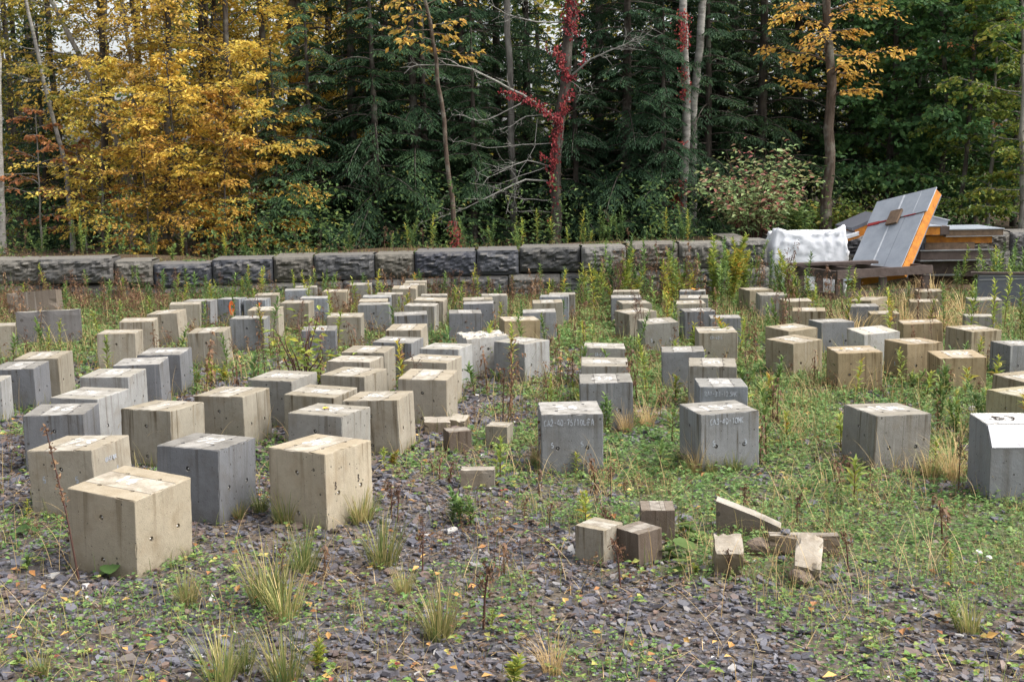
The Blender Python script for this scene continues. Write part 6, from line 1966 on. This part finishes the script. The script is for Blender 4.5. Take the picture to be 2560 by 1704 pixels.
band(100, free(1.0, 6.4, 12.6, 19.8), ['dry', 'gold', 'lime1', 'seed', 'dry'], (.32, .85), 'in the right-hand back field', 'weeds in the right-hand back field')
band(70, free(.5, 4.8, 8.3, 12.6), ['gold', 'bush', 'dry', 'lime1', 'dry'], (.14, .42), 'in the right grass', 'weeds in the right grass')

band(70, free(-3.6, 1.0, 9.0, 17.0), ['dry', 'seed', 'lime1', 'gold', 'dry'], (.25, .6), 'in the aisles of the left-hand rows', 'weeds in the aisles of the left-hand rows')
band(40, free(-1.2, 2.6, 5.3, 8.4), ['dry', 'seed', 'lime1', 'seed'], (.1, .26), 'in the open ground before the middle rows', 'weeds in the open ground before the middle rows')

def fringe():
    "grass and small leaves grown up against the foot of every cube"
    rr = np.random.default_rng(47)
    g, c = MB(), MB()
    for (bid, x, y, yaw, tx, ty, dz, w, s, colr, num, lab) in BLOCKS:
        n = 80 if s > .3 else 26
        e = rr.integers(0, 4, n)
        u = rr.uniform(-.55, .55, n) * w
        v = (w * .5 + np.abs(rr.normal(0, .022, n)) + .004)
        lx = np.choose(e, [u, v, u, -v])
        ly = np.choose(e, [-v, u, v, u])
        X = x + lx * math.cos(yaw) - ly * math.sin(yaw)
        Yy = y + lx * math.sin(yaw) + ly * math.cos(yaw)
        k = rr.random(n) < .25 + .75 * sstep(.35, .65, vnoise(X, Yy, .3, 61))
        X, Yy = X[k], Yy[k]
        m = len(X)
        B = np.stack([X, Yy, terrain_z(X, Yy) - .01], 1)
        az = np.arctan2(Yy - y, X - x) + rr.normal(0, .7, m)
        far = min(2.0, max(1.0, y / 7))
        blades(g, B, az, rr.uniform(.05, .17, m), rr.uniform(0, .4, m), rr.uniform(.1, .9, m), np.full(m, .0035 * far), 3)
        leaves(c, B + [0, 0, .025], np.stack([np.cos(az), np.sin(az), rr.uniform(0, .8, m)], 1), UPV + rr.normal(0, .4, (m, 3)), rr.uniform(.018, .04, m) * far ** .5, .6)
    tag(link('cube_foot_grass', g.mesh('cube_foot_grass', M['grass'])), 'grass grown up against the feet of the cubes', 'grass', kind='stuff')
    tag(link('cube_foot_leaves', c.mesh('cube_foot_leaves', M['clover'])), 'small leafy plants hugging the feet of the cubes', 'weeds', kind='stuff')
fringe()

def thicket():
    r = np.random.default_rng(46)
    for nm, mat, lab, sd, n in (('green_thicket', 'weed_green', 'tangle of green weeds before the wall and the rear cubes', 51, 34000), ('russet_thicket', 'weed_dry', 'tangle of russet dried weeds before the wall and the rear cubes', 52, 30000)):
        y = r.uniform(16.5, 21.2, n)
        x = r.uniform(-.46, .42, n) * y
        c = vnoise(x, y, .8, sd) * .7 + vnoise(x, y, .25, sd + 5) * .3
        bias = sstep(-1, -6, x) if mat == 'weed_dry' else .45 + .4 * sstep(0, 3, x)
        k = r.random(n) < sstep(.38, .62, c) * (.25 + .75 * bias) * (.35 + .65 * sstep(17.5, 20, y))
        x, y, c = x[k], y[k], c[k]
        m = len(x)
        h = (.05 + .3 * sstep(.45, .8, c)) * (.6 + .4 * sstep(16.5, 19.0, y))
        B = np.stack([x, y, terrain_z(x, y)], 1)
        mb = MB()
        az = r.uniform(0, 6.28, m)
        leaves(mb, B + np.stack([0 * x, 0 * x, h * r.random(m) ** .8], 1), np.stack([np.cos(az), np.sin(az), r.normal(.3, .5, m)], 1), UPV + r.normal(0, .5, (m, 3)), r.uniform(.035, .085, m), .36)
        s_ = r.random(m) < .35
        blades(mb, B[s_], r.uniform(0, 6.28, s_.sum()), h[s_] * r.uniform(.6, 1.5, s_.sum()) + .05, r.uniform(0, .3, s_.sum()), r.uniform(0, .6, s_.sum()), np.full(s_.sum(), .008), 2)
        tag(link(nm, mb.mesh(nm, M[mat])), lab, 'weeds', kind='stuff')
thicket()

# leaves lying on cubes
def fallen(label, bid, dx, dy, L, mat):
    c = POS[bid]
    mb = MB()
    th = np.linspace(0, 2 * np.pi, 11)[:-1]
    V = np.stack([np.cos(th) * L * .5, np.sin(th) * L * .32, .1 * L * np.abs(np.sin(th)) + .004], 1)
    V = np.concatenate([[[0, 0, .003]], V])
    q = np.arange(10)
    mb.add(V, np.stack([np.zeros(10, int), q + 1, (q + 1) % 10 + 1], 1))
    tag(link('fallen_leaf', mb.mesh('fallen_leaf', M[mat]), loc=(c[0] + dx, c[1] + dy, c[2] + .006), rot=(0, .1, 1.1)), label, 'leaf')
M['leaf_yellow'] = m_simple('yellow_leaf', (.75, .42, .02), .5, .3, 0, .3, 14)
M['leaf_orange'] = m_simple('orange_leaf', (.7, .25, .03), .6, .3, 0, .3, 14)
fallen('bright yellow leaf lying on the cube numbered 88', 'B9', -.02, .0, .07, 'leaf_yellow')
fallen('large orange leaf on the far gray cube', 'C20', .05, .0, .2, 'leaf_orange')
fallen('small yellow leaf on the brown cube at right', 'E2', -.12, -.03, .06, 'leaf_yellow')
for k, (px, py, L, m, lab) in enumerate([(405, 1190, .09, 'leaf_orange', 'orange leaf on the gravel between the front cubes'), (1360, 682, .3, 'leaf_orange', 'orange-red leaf patch near the wall in the middle')]):
    p = gp(px, py)
    POS['g%d' % k] = np.array([p[0], p[1], float(terrain_z(p[0], p[1])) + .02])
    fallen(lab, 'g%d' % k, 0, 0, L, m)
